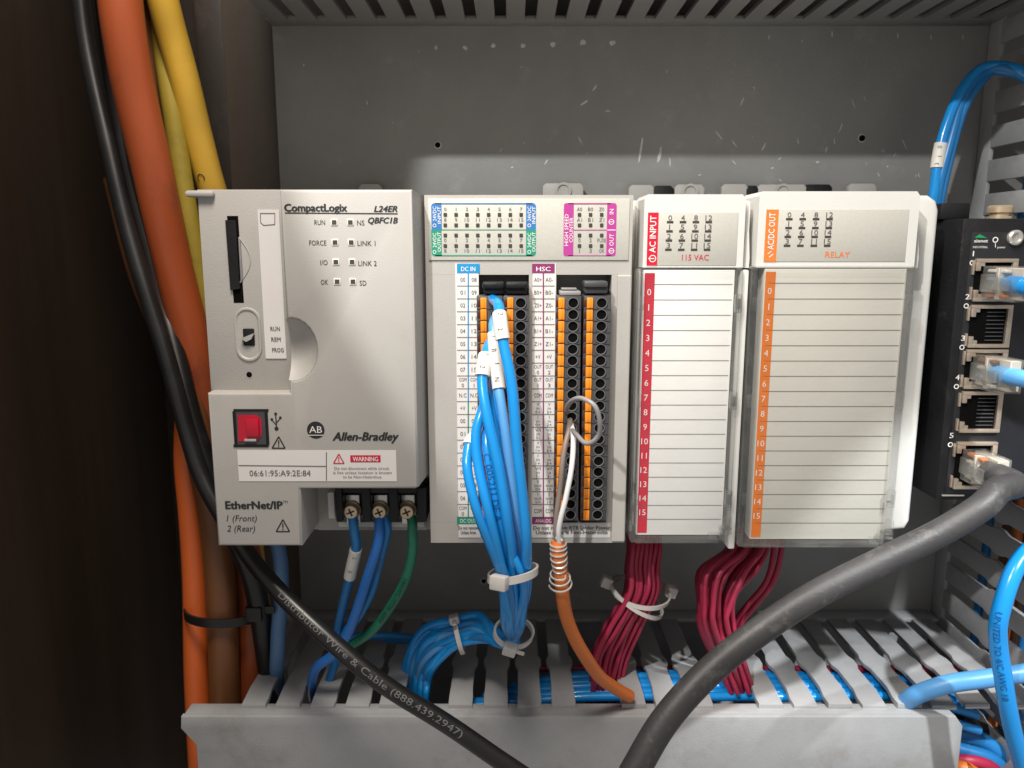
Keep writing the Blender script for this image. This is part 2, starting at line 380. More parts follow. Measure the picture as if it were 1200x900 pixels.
# ================================================================== WIRING DUCTS
def finger_mesh(name, L, wide, neck, tip, th, y_neck, base=-9.5, shoulder=0.):
    """one duct finger in the XY plane, pointing to -Y, top at z=0"""
    h = wide / 2; q = neck / 2; t = tip / 2
    pr = [(h, base), (h, y_neck + 5), (q, y_neck + 1.5), (q, y_neck - 2.5), (h, y_neck - 6), (h, -L + 10), (t, -L + 5), (t, -L)]
    poly = [(x, y) for x, y in pr] + [(-x, y) for x, y in reversed(pr)]
    b = bmesh.new(); vs = [b.verts.new((x, y, 0)) for x, y in poly]; fc = b.faces.new(vs)
    r = bmesh.ops.extrude_face_region(b, geom=[fc])
    for e in r['geom']:
        if isinstance(e, bmesh.types.BMVert): e.co.z = -th
    for v in b.verts:
        if v.co.y < -L + 6: v.co.z -= shoulder
    bmesh.ops.recalc_face_normals(b, faces=b.faces)
    bmesh.ops.bevel(b, geom=[e for e in b.edges if all(v.co.z > -th * .5 - shoulder for v in e.verts)], offset=.25, segments=2, affect='EDGES', profile=.5)
    m = MB(); m.bm(b); return m.mesh(name)

# --- lower duct
LZ = -176.0
duct = thing('wiring_duct', 'grey slotted wiring duct with flat cover along the bottom of the panel', 'wiring duct', (25, -40, -262))
b = MB(); b.box(-112, 206, -9.6, -.4, LZ - 1.8, LZ, .3); b.build('top_strip', DUCT, duct)
b = MB(); b.box(-112, 206, -2.2, -.6, -262, LZ - 2.0); b.box(-112, 206, -79, -2.4, -262, -260); b.build('base', DUCT, duct)
me = finger_mesh('finger', 79, 9.0, 11.2, 9.6, 1.8, -48, shoulder=1.2); me.materials.append(DUCT)
pitch = 13.6; x0 = XP(305, 800, -70)
skip = set()
for i in range(24):
    x = x0 + i * pitch; c = 600 + x / XP(601, 805, -74)
    if 468 < c < 508 or 692 < c < 736 or 840 < c < 880: continue
    if x > 200: break
    o = put('finger', me, duct, (x, 0, LZ)); o.rotation_euler = (random.uniform(-.008, .004), random.uniform(-.012, .012), random.uniform(-.004, .004))
cx0, cx1 = XP(214, 822, -82), XP(1126, 830, -82)
b = MB(); zt = -178.6
b.prism([(cx0, zt), (cx1 - 3, zt), (cx1, zt - 4), (cx1, -262), (cx0 + 5, -262), (cx0 + 5, zt - 12), (cx0 - .5, zt - 5)], -84.5, -82.3, .5)
b.box(cx0 + .5, cx1 - 3, -82.2, -75.5, zt - 1.6, zt + .05, .4); b.build('cover', DUCT, duct)

# --- upper duct (only its slotted underside is in view)
UZ = 95.0
ud = thing('wiring_duct', 'dark grey slotted wiring duct crossing the top edge of the panel', 'wiring duct', (50, -40, UZ))
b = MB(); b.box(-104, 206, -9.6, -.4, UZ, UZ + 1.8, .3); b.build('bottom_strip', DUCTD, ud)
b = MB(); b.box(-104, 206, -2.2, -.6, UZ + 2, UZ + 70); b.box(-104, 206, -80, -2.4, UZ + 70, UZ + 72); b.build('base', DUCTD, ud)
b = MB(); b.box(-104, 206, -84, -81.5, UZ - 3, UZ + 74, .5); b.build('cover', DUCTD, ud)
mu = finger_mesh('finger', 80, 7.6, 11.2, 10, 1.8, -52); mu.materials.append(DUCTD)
for i in range(25):
    x = -98.5 + i * 12.5
    if x > 203: break
    o = put('finger', mu, ud, (x, 0, UZ + 1.8)); o.rotation_euler = (0, random.uniform(-.015, .015), 0)

# --- right duct, its slotted left wall faces the modules
RX = 207.0
rd = thing('wiring_duct', 'pale grey slotted wiring duct standing upright at the right edge', 'wiring duct', (RX + 30, -40, -330))
b = MB(); b.box(RX, RX + 1.8, -9.6, -.4, -330, UZ + 60, .3); b.build('side_strip', DUCT, rd)
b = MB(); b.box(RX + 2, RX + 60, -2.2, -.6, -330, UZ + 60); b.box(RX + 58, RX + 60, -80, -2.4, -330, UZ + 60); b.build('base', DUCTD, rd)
mr_ = finger_mesh('finger', 80, 9.0, 11.4, 10.2, 1.8, -44); mr_.materials.append(DUCT)
for i in range(33):
    z = ZP(140, -20) + (4.6 - i) * 14.2
    if z < -322: break
    o = put('finger', mr_, rd, (RX, 0, z)); o.rotation_euler = (random.uniform(-.02, .02), R(-90) + random.uniform(-.012, .012), 0)

o = put('finger', mr_, rd, P(1172, 870, -70)); o.rotation_euler = (R(20), R(-60), R(-30))
# --- wires lying inside the ducts, glimpsed through the slots
def wire(name, label, cat, pts, r, m, group=None, sub=6, n=12, world=False):
    path = smooth_path(pts, sub) if world else pathpx(pts, sub)
    b = MB(); b.tube(path, r, n); ob = tag(b.build(name, m), label, cat, group); return ob, path
for k, (z, y, m) in enumerate(((-180.6, -67.6, BLUE), (-181.0, -63.9, BLUE), (-180.5, -60.2, BLUE), (-181.1, -56.5, BLUE), (-180.6, -52.8, BLUE), (-181.6, -49.3, BLUE), (-186, -70, BLUED))):
    pts = [(-24 + 6*k, y + 2, z - 6), (20, y, z - 1), (40, y, z), (80, y - .6, z + .3), (96, y + .3, z), (118, y - .4, z - .2), (152, y + .6, z - .2 - .3 * k), (172, y + 1, z - 3), (192, y + 1, z - 9)]
    wire('duct_wire', 'bright blue wire lying lengthwise inside the lower duct', 'wire', pts, 1.85, m, 'blue wires inside the lower duct', world=True)
for k, (z, y, m) in enumerate(((-181.5, -44.5, RED), (-184, -41, RED), (-196, -38, BROWN), (-194, -30, BROWN), (-187, -47, RED))):
    pts = [(10 + 6*k, y, z), (70, y - 1, z), (130, y + 1, z - 1), (196, y, z)]
    wire('duct_wire', 'dark red wire lying lengthwise deep in the lower duct', 'wire', pts, 1.6, m, 'red wires inside the lower duct', world=True)
for k in range(7):
    x = RX + 9 + (k % 3) * 4; y = -22 - k * 6.5; m = (BLUED, BROWN, BROWN, ORANGE, BLUED, RED, BLUEL)[k]
    pts = [(x, y, 140), (x + 1.5, y - 2, 60), (x - 1, y + 2, -40), (x + 1, y, -120), (x - 1, y - 1.5, -200), (x, y, -310)]
    wire('duct_wire', 'coloured wire running upright inside the right duct', 'wire', pts, 2.0, m, 'wires inside the right duct', world=True)

# ================================================================== CONTROLLER (processor with built-in I/O)
XL, XR = XP(246, 430, -98), XP(739, 430, -92)
plc = thing('programmable_controller', 'large grey programmable controller with two columns of black and orange terminals', 'controller', ((XL + XR) / 2, -45, -104))
ztop = ZP(222, -105)
b = MB(); b.box(XL + 1, XP(498, 430, -92), -81.5, -12, -103.8, ztop - .6, 1.0); b.box(XP(500, 430, -92), XR - .5, -80, -12, -105, ztop - 1.2, .8)
b.box(XP(372, 600, -82) , XP(500, 600, -82), -82.2, -70, -103.6, ZP(560, -82), .4); b.build('housing', GREY, plc)
# left processor face (recessed upper left) with card slot
YL = -99.0; YC = -105.0
b = MB(); b.prism([(XL, ZP(222, YL)), (XP(346, 340, YL), ZP(222, YL)), (XP(346, 340, YL), ZP(462, YL)), (XL, ZP(462, YL))], YL, -80, .7)
face = b.build('processor_face', GREY, plc)
b = MB(); b.box(XL - 3.2, XL + 6, -101, -60, ZP(231, -99), ZP(223.5, -99), .8); b.build('end_lip', GREY, plc)
# raised cover with scoop
def q(px, py, Y): v = P(px, py, Y); return (v.x, v.z)
Xc = XP(333.5, 340, YC)                     # left edge of the raised cover
sc = P(342, 410, YC)                        # scoop centre
rs = XP(371, 410, YC) - sc.x
poly = [(Xc, ZP(222, YC)), (XP(487, 400, YC), ZP(222, YC)), (XP(487, 400, YC), ZP(571, YC)), (XP(487, 400, YC) - 1.2, ZP(573, YC)), (XP(352, 572, YC), ZP(573, YC)),
        (XP(352, 600, YC), ZP(640, YC)), (XP(248.5, 545, YC), ZP(640, YC)), (XP(248.5, 545, YC), ZP(461, YC)), (Xc, ZP(461, YC))]
for k in range(15):
    a2 = -R(101) + R(202) * k / 14
    poly.append((max(Xc + .02, sc.x + rs * math.cos(a2)), sc.z + rs * 1.25 * math.sin(a2)))
b = MB(); b.prism(poly, YC, -81, 1.0, 3); cover = b.build('front_cover', GREY, plc)
b = MB(); n = 20; vs = []; fs = []          # scooped hollow
for i in range(7):
    for k in range(n + 1):
        a = -R(101) + R(202) * k / n; f_ = i / 6
        vs.append((Xc - .6 + (max(Xc - .6, sc.x + rs * 1.02 * math.cos(a)) - Xc + .6) * f_, YL - .1 - 5.6 * f_ ** 2.2, sc.z + rs * 1.27 * math.sin(a) * f_))
for i in range(6):
    for k in range(n): fs.append((i*(n+1)+k, i*(n+1)+k+1, (i+1)*(n+1)+k+1, (i+1)*(n+1)+k))
b.add(vs, fs); b.build('finger_scoop', GREY, cover)
# chamfered right flank of the cover
xr = XP(487, 400, YC)
b = MB(); b.add([(xr - .2, YC + .8, ZP(223, YC)), (xr + 2.2, -84, ZP(225, YC)), (xr + 2.2, -84, ZP(571, YC)), (xr - .2, YC + .8, ZP(571, YC))], [(0, 1, 2, 3)])
b.add([(xr - .2, YC + .8, ZP(223, YC)), (xr + 2.2, -84, ZP(225, YC)), (xr - .2, -84, ZP(225, YC))], [(2, 1, 0)]); b.build('cover_flank', GREY, cover, smooth=False)
# memory card slot
b = MB(); b.prism([q(266, 253, YL), q(279, 253, YL), q(286, 355, YL), q(274, 355, YL)], YL - .05, YL + .3); slot = b.build('card_slot', VOID, face)
b = MB(); b.prism([q(265, 258, YL), q(277, 258, YL), q(282, 338, YL), q(271, 340, YL)], YL - .9, YL + .2, .3); b.build('card', BLACK, face)
b = MB(); b.prism([q(279.5, 278, YL), q(282, 280, YL), q(285, 328, YL), q(282.5, 332, YL)], YL - .5, YL + .1, .2); b.build('card_edge', GREYW, face)
b = MB(); pts = [P(280 + 13.5 * math.sin(math.pi * k / 12), 278 + 55 * k / 12, YL - .05) for k in range(13)]; b.tube(pts, .22, 6); b.build('slot_groove', GREY, face)
# mode key hollow
b = MB(); kc = P(291, 392, YL); kr = 4.5; ring = []
def stad(r, hh, y, n=10):
    out = []
    for k in range(n + 1): a = math.pi * k / n; out.append((kc.x + r * math.cos(a), y, kc.z + hh + r * math.sin(a)))
    for k in range(n + 1): a = math.pi + math.pi * k / n; out.append((kc.x + r * math.cos(a), y, kc.z - hh + r * math.sin(a)))
    return out
rings = [stad(kr, 4.6, YL - .05), stad(kr - .25, 4.6, YL - .5), stad(kr - .75, 4.6, YL - .5), stad(kr - 1.2, 4.6, YL - .12)]; n = len(rings[0])
vs = sum(rings, []); fs = [(i*n+k, i*n+(k+1) % n, (i+1)*n+(k+1) % n, (i+1)*n+k) for i in range(3) for k in range(n)]; fs.append(tuple(3*n + k for k in range(n)))
b.add(vs, fs); hol = b.build('key_hollow', GREY, face)
b = MB(); b.pbox(286, 385, 298, 405, YL, .2, 0); b.box(XP(285.5, 395, YL), XP(298.5, 395, YL), YL - .45, YL, ZP(405, YL), ZP(385, YL), .4); b.build('key_switch', BLACK, face)
b = MB(); b.prism([q(284, 396, YL), q(294, 392, YL), q(299, 390, YL), q(296, 397, YL), q(290, 400, YL)], YL - 1.6, YL - .4, .4); b.build('key_lever', METAL, face)
b = MB(); b.disc(292, 439, 3.4, YL, .14, 20); b.mi = 1; b.disc(292, 439, 4.3, YL, .10, 20, 3.4); b.build('reset_hole', [VOID, GREY], face)
# key label strip
b = MB(); ps = [q(302, 246, YL), q(327, 246, YL), q(339, 419, YL), q(314, 420, YL)]; ps = [(ps[0][0], ps[0][1]), (ps[0][0] + 7.0, ps[0][1]), (ps[0][0] + 7.0, ps[3][1]), (ps[0][0], ps[3][1])]
b.prism(ps, YL - .35, YL, .12); lab = b.build('key_label', PAPER, face); b = MB()
for t, y, a, c in (('RUN', 385, 317, 328), ('REM', 397.5, 318, 329), ('PROG', 410, 319, 332.5)): b.text(t, a, c, y, 5.2, YL - .36, .012)
Yk = YL - .36
for p0, p1 in (((305, 250), (322, 250)), ((322, 250), (322, 263)), ((322, 263), (309, 264)), ((309, 264), (305.5, 261)), ((305.5, 261), (305, 250))): b.line(p0, p1, .8, Yk)
b.build('lettering', INKG, lab)
# printing and LEDs on the raised cover
b = MB(); b.text('CompactLogix', 333.5, 406.5, 243, 9.2, YC, .046); b.line((334, 249.5), (466, 250.5), 1.3, YC)
b.text('L24ER', 438.5, 465.5, 244.5, 7.2, YC, .036, .25); b.text('QBFC1B', 431.5, 466, 258, 7.2, YC, .036, .25)
for t, a, c, y in (('RUN', 368.5, 381, 260.5), ('FORCE', 362.5, 382.5, 284.5), ('I/O', 375.5, 384, 307.5), ('OK', 376, 384.5, 330.5), ('NS', 418.5, 427, 261), ('LINK 1', 419, 440, 285), ('LINK 2', 420, 441.5, 308.5), ('SD', 421.5, 429.5, 331.5)):
    b.text(t, a, c, y, 6.2, YC, .006)
b.text('Allen-Bradley', 390, 467, 511, 10.2, YC, .040, .28)
b.text('EtherNet/IP', 264.5, 331, 591.5, 9.4, YC, .044); b.text('TM', 331.5, 337, 588, 3, YC)
b.text('1 (Front)', 265.5, 301, 607, 7.6, YC, .008, .22); b.text('2 (Rear)', 266, 299, 619, 7.6, YC, .008, .22)
# usb mark
b.line((323, 486), (324, 500), 1.4, YC); b.disc(324, 502.3, 2.4, YC, .13); b.disc(323, 485, 1.7, YC, .13); b.disc(318.5, 491.5, 1.6, YC, .13); b.disc(328.5, 489.5, 1.6, YC, .13)
b.line((318.5, 492), (323.6, 498), 1.1, YC, .12); b.line((328.5, 490), (323.6, 496), 1.1, YC, .12)
b.build('lettering', INK, cover, smooth=False)
for sx_, sy_, sh_ in ((331.5, 616, 14), (326.5, 518.5, 13.5)): b = MB(); b.triangle_sign(sx_, sy_, sh_, YC); b.build('warning_symbol', INK, cover, smooth=False)
b = MB(); b.disc(370, 504, 10.3, YC, .10, 32); b.build('emblem_disc', INK, cover, smooth=False)
b = MB(); b.text('AB', 362.5, 377.5, 503, 8.2, YC, .008, up=.2); b.line((361, 510), (379, 510), .8, YC, .2); b.build('emblem_letters', INKW, cover, smooth=False)
for y, (a, c) in zip((260.5, 284, 307, 330), ((391.5, 410.5), (392.5, 411.5), (393.5, 412.5), (395, 413.5))):
    for x in (a, c):
        b = MB(); b.pbox(x - 4, y - 3.9, x + 4, y + 3.9, YC - .25, .25, .12); b.mi = 1; b.pbox(x - 2.7, y - 2.6, x + 2.7, y + 2.6, YC - .35, .12); b.build('indicator_lamp', [OFFW, LED], cover)
# usb port
b = MB()
for (a0, c0, a1, c1) in ((273.5, 479.5, 314.5, 482), (273.5, 521, 314.5, 524), (273.5, 482, 277, 521), (311, 482, 314.5, 521)): b.pbox(a0, c0, a1, c1, YC - .25, .25)
b.build('usb_surround', BLACK, cover)
b = MB(); b.pbox(277, 482, 311, 521, YC - .12, .3); usb = b.build('usb_port', TERM, cover)
b = MB(); b.prism([q(279, 486, YC), q(301, 486, YC), q(307, 492, YC), q(307, 510, YC), q(301, 517, YC), q(280, 517, YC)], YC - .35, YC, .15); b.build('port_cup', PINK, usb)
b = MB(); b.pbox(288, 491, 303, 512, YC - 1.2, 1.1, .4); b.build('port_tongue', PINK, usb)
b = MB(); b.pbox(286, 514.5, 300, 517.5, YC - .9, .7, .2); b.build('port_clip', METAL, usb)
# identification sticker
b = MB(); b.pbox(279, 528, 464.5, 564, YC - .15, .15); stk = b.build('sticker', PAPER, cover)
b = MB(); Ys = YC - .16; b.line((279.5, 545.5), (382.5, 546.5), 1.0, Ys); b.line((382.5, 530), (382.5, 563), 1.0, Ys); b.text('06:61:95:A9:2E:84', 292.5, 364, 554.2, 7.2, Ys)
b.build('lettering', INKG, stk, smooth=False)
b = MB(); b.pbox(410.5, 533.5, 446, 541.8, Ys - .05, .06); b.triangle_sign(397, 537.5, 11, Ys); b.build('warning_block', PRED, stk, smooth=False)
b = MB(); b.text('WARNING', 413.5, 443, 537.7, 5.4, Ys - .06, .02); b.build('warning_word', INKW, stk, smooth=False)
b = MB()
for t, a, c, y in (('Do not disconnect while circuit', 392, 456, 548.6), ('is live unless location is known', 390.5, 459, 553.6), ('to be Non-Hazardous.', 402, 448, 558.6)): b.text(t, a, c, y, 3.4, Ys)
b.build('fine_print', INKG, stk, smooth=False)

# power terminals
YT = -93.0
tb = MB(); tb.box(XP(393, 592, YT), XP(499.5, 592, YT), -86, -82, ZP(612, YT), ZP(570, YT), .5)
for x0_, x1_ in ((393, 401), (424, 434), (456, 466.5), (489, 499.5)): tb.box(XP(x0_, 592, YT), XP(x1_, 592, YT), YT, -86, ZP(612, YT), ZP(572, YT), .5)
tb.box(XP(401, 592, YT), XP(489, 592, YT), YT + 1, -86, ZP(579, YT), ZP(572, YT), .4); tb = tb.build('power_terminal_block', BLACK, plc)
for x in (412, 445, 477):
    b = MB(); b.box(XP(x - 7, 595, -88), XP(x + 9, 595, -88), -87.2, -86.4, ZP(615, -88), ZP(581, -88), .3); pl = b.build('clamp_plate', METAL, tb)
    b = MB(); c = P(x + .5, 597.5, -88); b.lathe(c, (0, -1, 0), [(3.4, 0), (3.4, .5), (2.9, .9), (2.75, 2.2), (2.3, 2.8), (0.01, 2.95)], 20)
    b.mi = 1
    for a in (0, R(90)):
        d = Vector((math.cos(a + .4), 0, math.sin(a + .4))); e = Vector((-d.z, 0, d.x)); b.add([c + Vector((0, -3.05, 0)) + d * s1 * 1.5 + e * s2 * .28 for s1, s2 in ((-1, -1), (1, -1), (1, 1), (-1, 1))], [(0, 1, 2, 3)])
    b.build('clamp_screw', [BRASS, INK], tb)
b = MB(); b.box(XP(384, 592, -88), XP(392, 592, -88), -88, -82, ZP(608, -88), ZP(577, -88), .4); b.box(XP(396, 616, -86), XP(497, 616, -86), -85, -82, ZP(619, -86), ZP(613, -86), .3); b.build('terminal_frame', OFFW, plc)

# ---- built-in I/O face
YI = -92.0
b = MB()
def fb(px0, py0, px1, py1, dep=11, bev=.35): b.pbox(px0, py0, px1, py1, YI, dep, bev)
zt_, zb_ = 228.5, 636
X_ = lambda px: XP(px, 430, YI)
Zi = lambda py: ZP(py, YI)
for (a0, a1, c0, c1) in ((501, 561.5, 322, 612), (619.5, 651, 322, 612), (714.5, 737, 322, 612), (501, 737, zt_, 321.9), (501, 737, 612.1, zb_)):
    b.box(X_(a0), X_(a1), YI, -80.2, Zi(c1), Zi(c0), 0)
io = b.build('io_bezel', GREY, plc)
b = MB(); b.prism([(X_(505), Zi(305)), (X_(733), Zi(305)), (X_(733), Zi(233)), (X_(505), Zi(233))], YI - .5, YI, .25); leg = b.build('legend_panel', LEGEND, io)
b = MB(); b.add([(X_(737), YI, Zi(zt_)), (X_(742), -78, Zi(zt_)), (X_(742), -78, Zi(zb_)), (X_(737), YI, Zi(zb_))], [(0, 1, 2, 3)])
b.box(X_(721), X_(737.2), YI - 1.2, YI + .1, Zi(634), Zi(322), .5); b.build('bezel_flank', GREY, io, smooth=False)
b = MB(); b.box(X_(557), X_(620), -72, -71, Zi(613), Zi(322)); b.box(X_(649), X_(716), -72, -71, Zi(613), Zi(322)); b.build('terminal_well', VOID, io)
Yg = YI - .52
def rrect(bm_, px0, py0, px1, py1, rr, corners, up=.1):
    cs = []
    for (cx, cy, a0, on) in ((px1 - rr, py0 + rr, 0, corners[1]), (px0 + rr, py0 + rr, 90, corners[0]), (px0 + rr, py1 - rr, 180, corners[3]), (px1 - rr, py1 - rr, 270, corners[2])):
        if on:
            for k in range(6): a = R(a0 + 90 * k / 5); cs.append((cx + rr * math.cos(a), cy - rr * math.sin(a)))
        else: a = R(a0 + 45); cs.append((cx + rr * (1 if math.cos(a) > 0 else -1), cy - rr * (1 if math.sin(a) > 0 else -1)))
    m = (py0 + py1) / 2
    bm_.add([(XP(x, m, Yg), Yg - up, ZP(y, Yg)) for x, y in cs], [tuple(range(len(cs)))])
b = MB(); rrect(b, 505.5, 238, 517.5, 269, 4, (1, 0, 0, 0)); rrect(b, 616.5, 238, 628, 269, 4, (0, 1, 0, 0)); b.line((510, 238.6), (624, 238.6), 1.2, Yg)
b.mi = 1; rrect(b, 505.5, 269, 517.5, 300, 4, (0, 0, 0, 1)); rrect(b, 616.5, 269, 628, 300, 4, (0, 0, 1, 0)); b.line((510, 299.5), (624, 299.5), 1.2, Yg); b.line((517, 269.3), (617, 269.3), .8, Yg)
b.mi = 2; rrect(b, 660.5, 238, 672, 300, 3, (1, 0, 0, 1)); rrect(b, 711, 238, 722, 300, 3, (0, 1, 1, 0)); b.line((666, 238.6), (716, 238.6), 1.2, Yg); b.line((666, 299.5), (716, 299.5), .8, Yg)
b.line((672, 269.5), (711, 269.5), .8, Yg); b.mi = 3; b.line((711.5, 269.5), (721.5, 269.5), .9, Yg, .14)
b.text('24VDC', 259, 242, 509.2, 4.4, Yg, rot=90, up=.16); b.text('INPUT', 262, 242, 514.6, 4.0, Yg, rot=90, up=.16)
b.text('24VDC', 259, 242, 620.2, 4.4, Yg, rot=90, up=.16); b.text('INPUT', 262, 242, 625.4, 4.0, Yg, rot=90, up=.16)
b.text('24VDC', 290, 273, 509.2, 4.4, Yg, rot=90, up=.16); b.text('OUTPUT', 295, 272, 514.6, 4.0, Yg, rot=90, up=.16)
b.text('24VDC', 290, 273, 620.2, 4.4, Yg, rot=90, up=.16); b.text('OUTPUT', 295, 272, 625.4, 4.0, Yg, rot=90, up=.16)
b.text('HIGH SPEED', 288, 251, 663.6, 4.6, Yg, rot=90, up=.16); b.text('COUNTER', 284, 255, 669.2, 4.4, Yg, rot=90, up=.16)
b.text('IN', 251, 245, 716.5, 5.2, Yg, rot=90, up=.16); b.text('OUT', 288, 274, 716.5, 5.2, Yg, rot=90, up=.16)
for y in (260, 294): b.disc(716.5, y, 3.2, Yg, .16, 18, 2.5); b.line((713.5, y), (718.5, y), .7, Yg, .17)
for y in (266, 297): b.disc(509.2, y - 1.8, 2.1, Yg, .16, 14, 1.5); b.disc(620.2, y - 1.8, 2.1, Yg, .16, 14, 1.5)
b.build('legend_print', [PBLUE, PGREEN, PMAG, INKW], leg, smooth=False)
b = MB()
for k in range(8):
    x = 521.8 + 12.7 * k
    for y, t in ((245, k), (257.5, k + 8), (281.5, k), (293.8, k + 8)): b.text(str(t), x - (1.4 if t < 10 else 2.7), x + (1.4 if t < 10 else 2.7), y, 4.2, Yg)
for k, col in enumerate((('A0', 'A1', '0', '1'), ('B0', 'B1', '2', '3'), ('Z0', 'Z1', 'FUSE', 'OK'))):
    x = 679 + 13 * k
    for y, t in zip((245, 257.5, 281.5, 293.8), col): wv_ = {1: 1.3, 2: 3.0, 4: 5.0}[len(t)]; b.text(t, x - wv_, x + wv_, y, 4.4, Yg)
b.build('legend_numbers', INKG, leg, smooth=False)
b = MB(); b.pbox(-2, 0, 2, 4, Yg, .3); src = MB(); s_ = 2.0 * (Yg - CAMY) / F; src.box(-s_, s_, -.3, .0, -s_, s_, .12, 1); lm = src.mesh('indicator_lamp'); lm.materials.append(LED)
for k in range(8):
    for y in (251.5, 263.8, 275.7, 288): put('indicator_lamp', lm, leg, P(521.8 + 12.7 * k, y, Yg))
for k in range(3):
    for y in (251.5, 263.8, 275.7, 288): put('indicator_lamp', lm, leg, P(679 + 13 * k, y, Yg))
# wiring label strips
def strip(px0, px1, py0, py1, hdr, hm, rows, foot, fm, lm_, fline, note):
    b = MB(); b.pbox(px0, py0, px1, py1, YI - .2, .2); st = b.build('wiring_label', PAPER, io); Y = YI - .21; xm = (px0 + px1) / 2
    b = MB(); b.rect(px0, py0, px1, py0 + 11, Y); b.mi = 1; ft = py1 - 24; b.rect(px0, ft, px1, ft + 8, Y)
    b.mi = 2; n = len(rows); yt = py0 + 11; dh = (ft - yt) / n
    for i in range(n): b.mi = 2 if i < fline else 3; b.line((xm, yt + dh * i), (xm, yt + dh * (i + 1)), 1.5, Y); b.mi = 4; b.line((px0, yt + dh * (i + 1)), (px1, yt + dh * (i + 1)), .7, Y, .13)
    b.mi = 5; b.text(hdr, px0 + 5, px1 - 5, py0 + 6, 5.4, Y, .015, up=.16); b.text(foot, px0 + 4, px1 - 4, ft + 4, 4.6, Y, .01, up=.16)
    b.build('bands', [hm, fm, lm_[0], lm_[1], INKG, INKW], st, smooth=False)
    b = MB()
    for i, (l, r_) in enumerate(rows):
        for s__, xc in ((l, (px0 + xm) / 2 + .2), (r_, (xm + px1) / 2 + .2)):
            ln = s__.split('|'); yc = yt + dh * (i + .5)
            for j, t in enumerate(ln):
                hw = min(5.6, 1.45 * len(t)); hh = 5.0 if len(ln) == 1 else (4.4 if len(ln) == 2 else 3.4); b.text(t, xc - hw, xc + hw, yc + (j - (len(ln) - 1) / 2) * (dh - 1.6) / len(ln), hh, Y, .006)
    for j, t in enumerate(note): b.text(t, px0 + 1.5 + 3 * j, px1 + (65 if px0 > 600 else -1.5) - 3 * j, ft + 12.2 + j * 5.4, 4.2, Y - (.0 if px0 < 600 else .0), .02)
    b.build('lettering', INKG, st, smooth=False)
NOTE = ('Do not remove RTB Under Power', 'Unless Area is Non-Hazardous')
b = MB(); b.pbox(650.3, 613, 715, 630, YI - .2, .2); b.build('caution_label', PAPER, io)
rowsL = [('%02d' % i, '%02d' % (i + 8)) for i in range(8)] + [('COM|0', 'COM|1'), ('N.C', 'N.C'), ('+V', '+V')] + [('%02d' % i, '%02d' % (i + 8)) for i in range(7)] + [('COM|0', 'COM|1')]
strip(535.5, 562, 309, 630, 'DC IN', PCYAN, rowsL, 'DC OUT', PGREEN, (PCYAN, PGREEN), 10, ('Do not remove', 'Unless Area'))
rowsR = [('A0+', 'A0-'), ('B0+', 'B0-'), ('Z0+', 'Z0-'), ('A1+', 'A1-'), ('B1+', 'B1-'), ('Z1+', 'Z1-'), ('+V', '+V'), ('OUT|0', 'OUT|2'), ('OUT|1', 'OUT|3'), ('COM', 'COM'),
         ('V|in|0+', 'V|in|2+'), ('I|in|0+', 'I|in|2+'), ('V/I|in|0-', 'V/I|in|2-'), ('V|in|1+', 'V|in|3+'), ('I|in|1+', 'I|in|3+'), ('V/I|in|1-', 'V/I|in|3-'), ('V|out|0+', 'V|out|1+'), ('I|out|0+', 'I|out|1+'), ('COM', 'COM')]
strip(623.5, 650, 309, 630, 'HSC', PMAR, rowsR, 'ANALOG', PMAR, (PMAR, PMAR), 10, NOTE)

# plug-in terminal blocks with orange release levers
YB = -97.0
NR = 20; R0, R1 = 355.0, 603.0
s97 = (YB - CAMY) / F
zr0, zr1 = ZP(R0, YB), ZP(R1, YB); dz = (zr0 - zr1) / (NR - 1)
lv = MB(); lv.box(-1.05, 1.05, -.9, 0, -dz * .46, dz * .46, .22); lv.box(-.25, .25, -1.15, -.8, -dz * .40, dz * .40, .1); lvm = lv.mesh('lever'); lvm.materials.append(LEVER)
pr_ = MB(); pr_.lathe((0, 0, 0), (0, -1, 0), [(1.9, 0), (1.9, .55), (1.66, .55), (1.6, .05), (.01, .03)], 16); prm = pr_.mesh('port'); prm.materials.append(PORTRIM); prm.materials.append(VOID)
for p in prm.polygons:
    if p.center.y > -.0003 and max((prm.vertices[i].co.x ** 2 + prm.vertices[i].co.z ** 2) ** .5 for i in p.vertices) < .00165: p.material_index = 1
sl = MB(); sl.box(-.55, .55, -.2, 0, -dz * .3, dz * .3, .1); slm = sl.mesh('slot'); slm.materials.append(SLOTR)
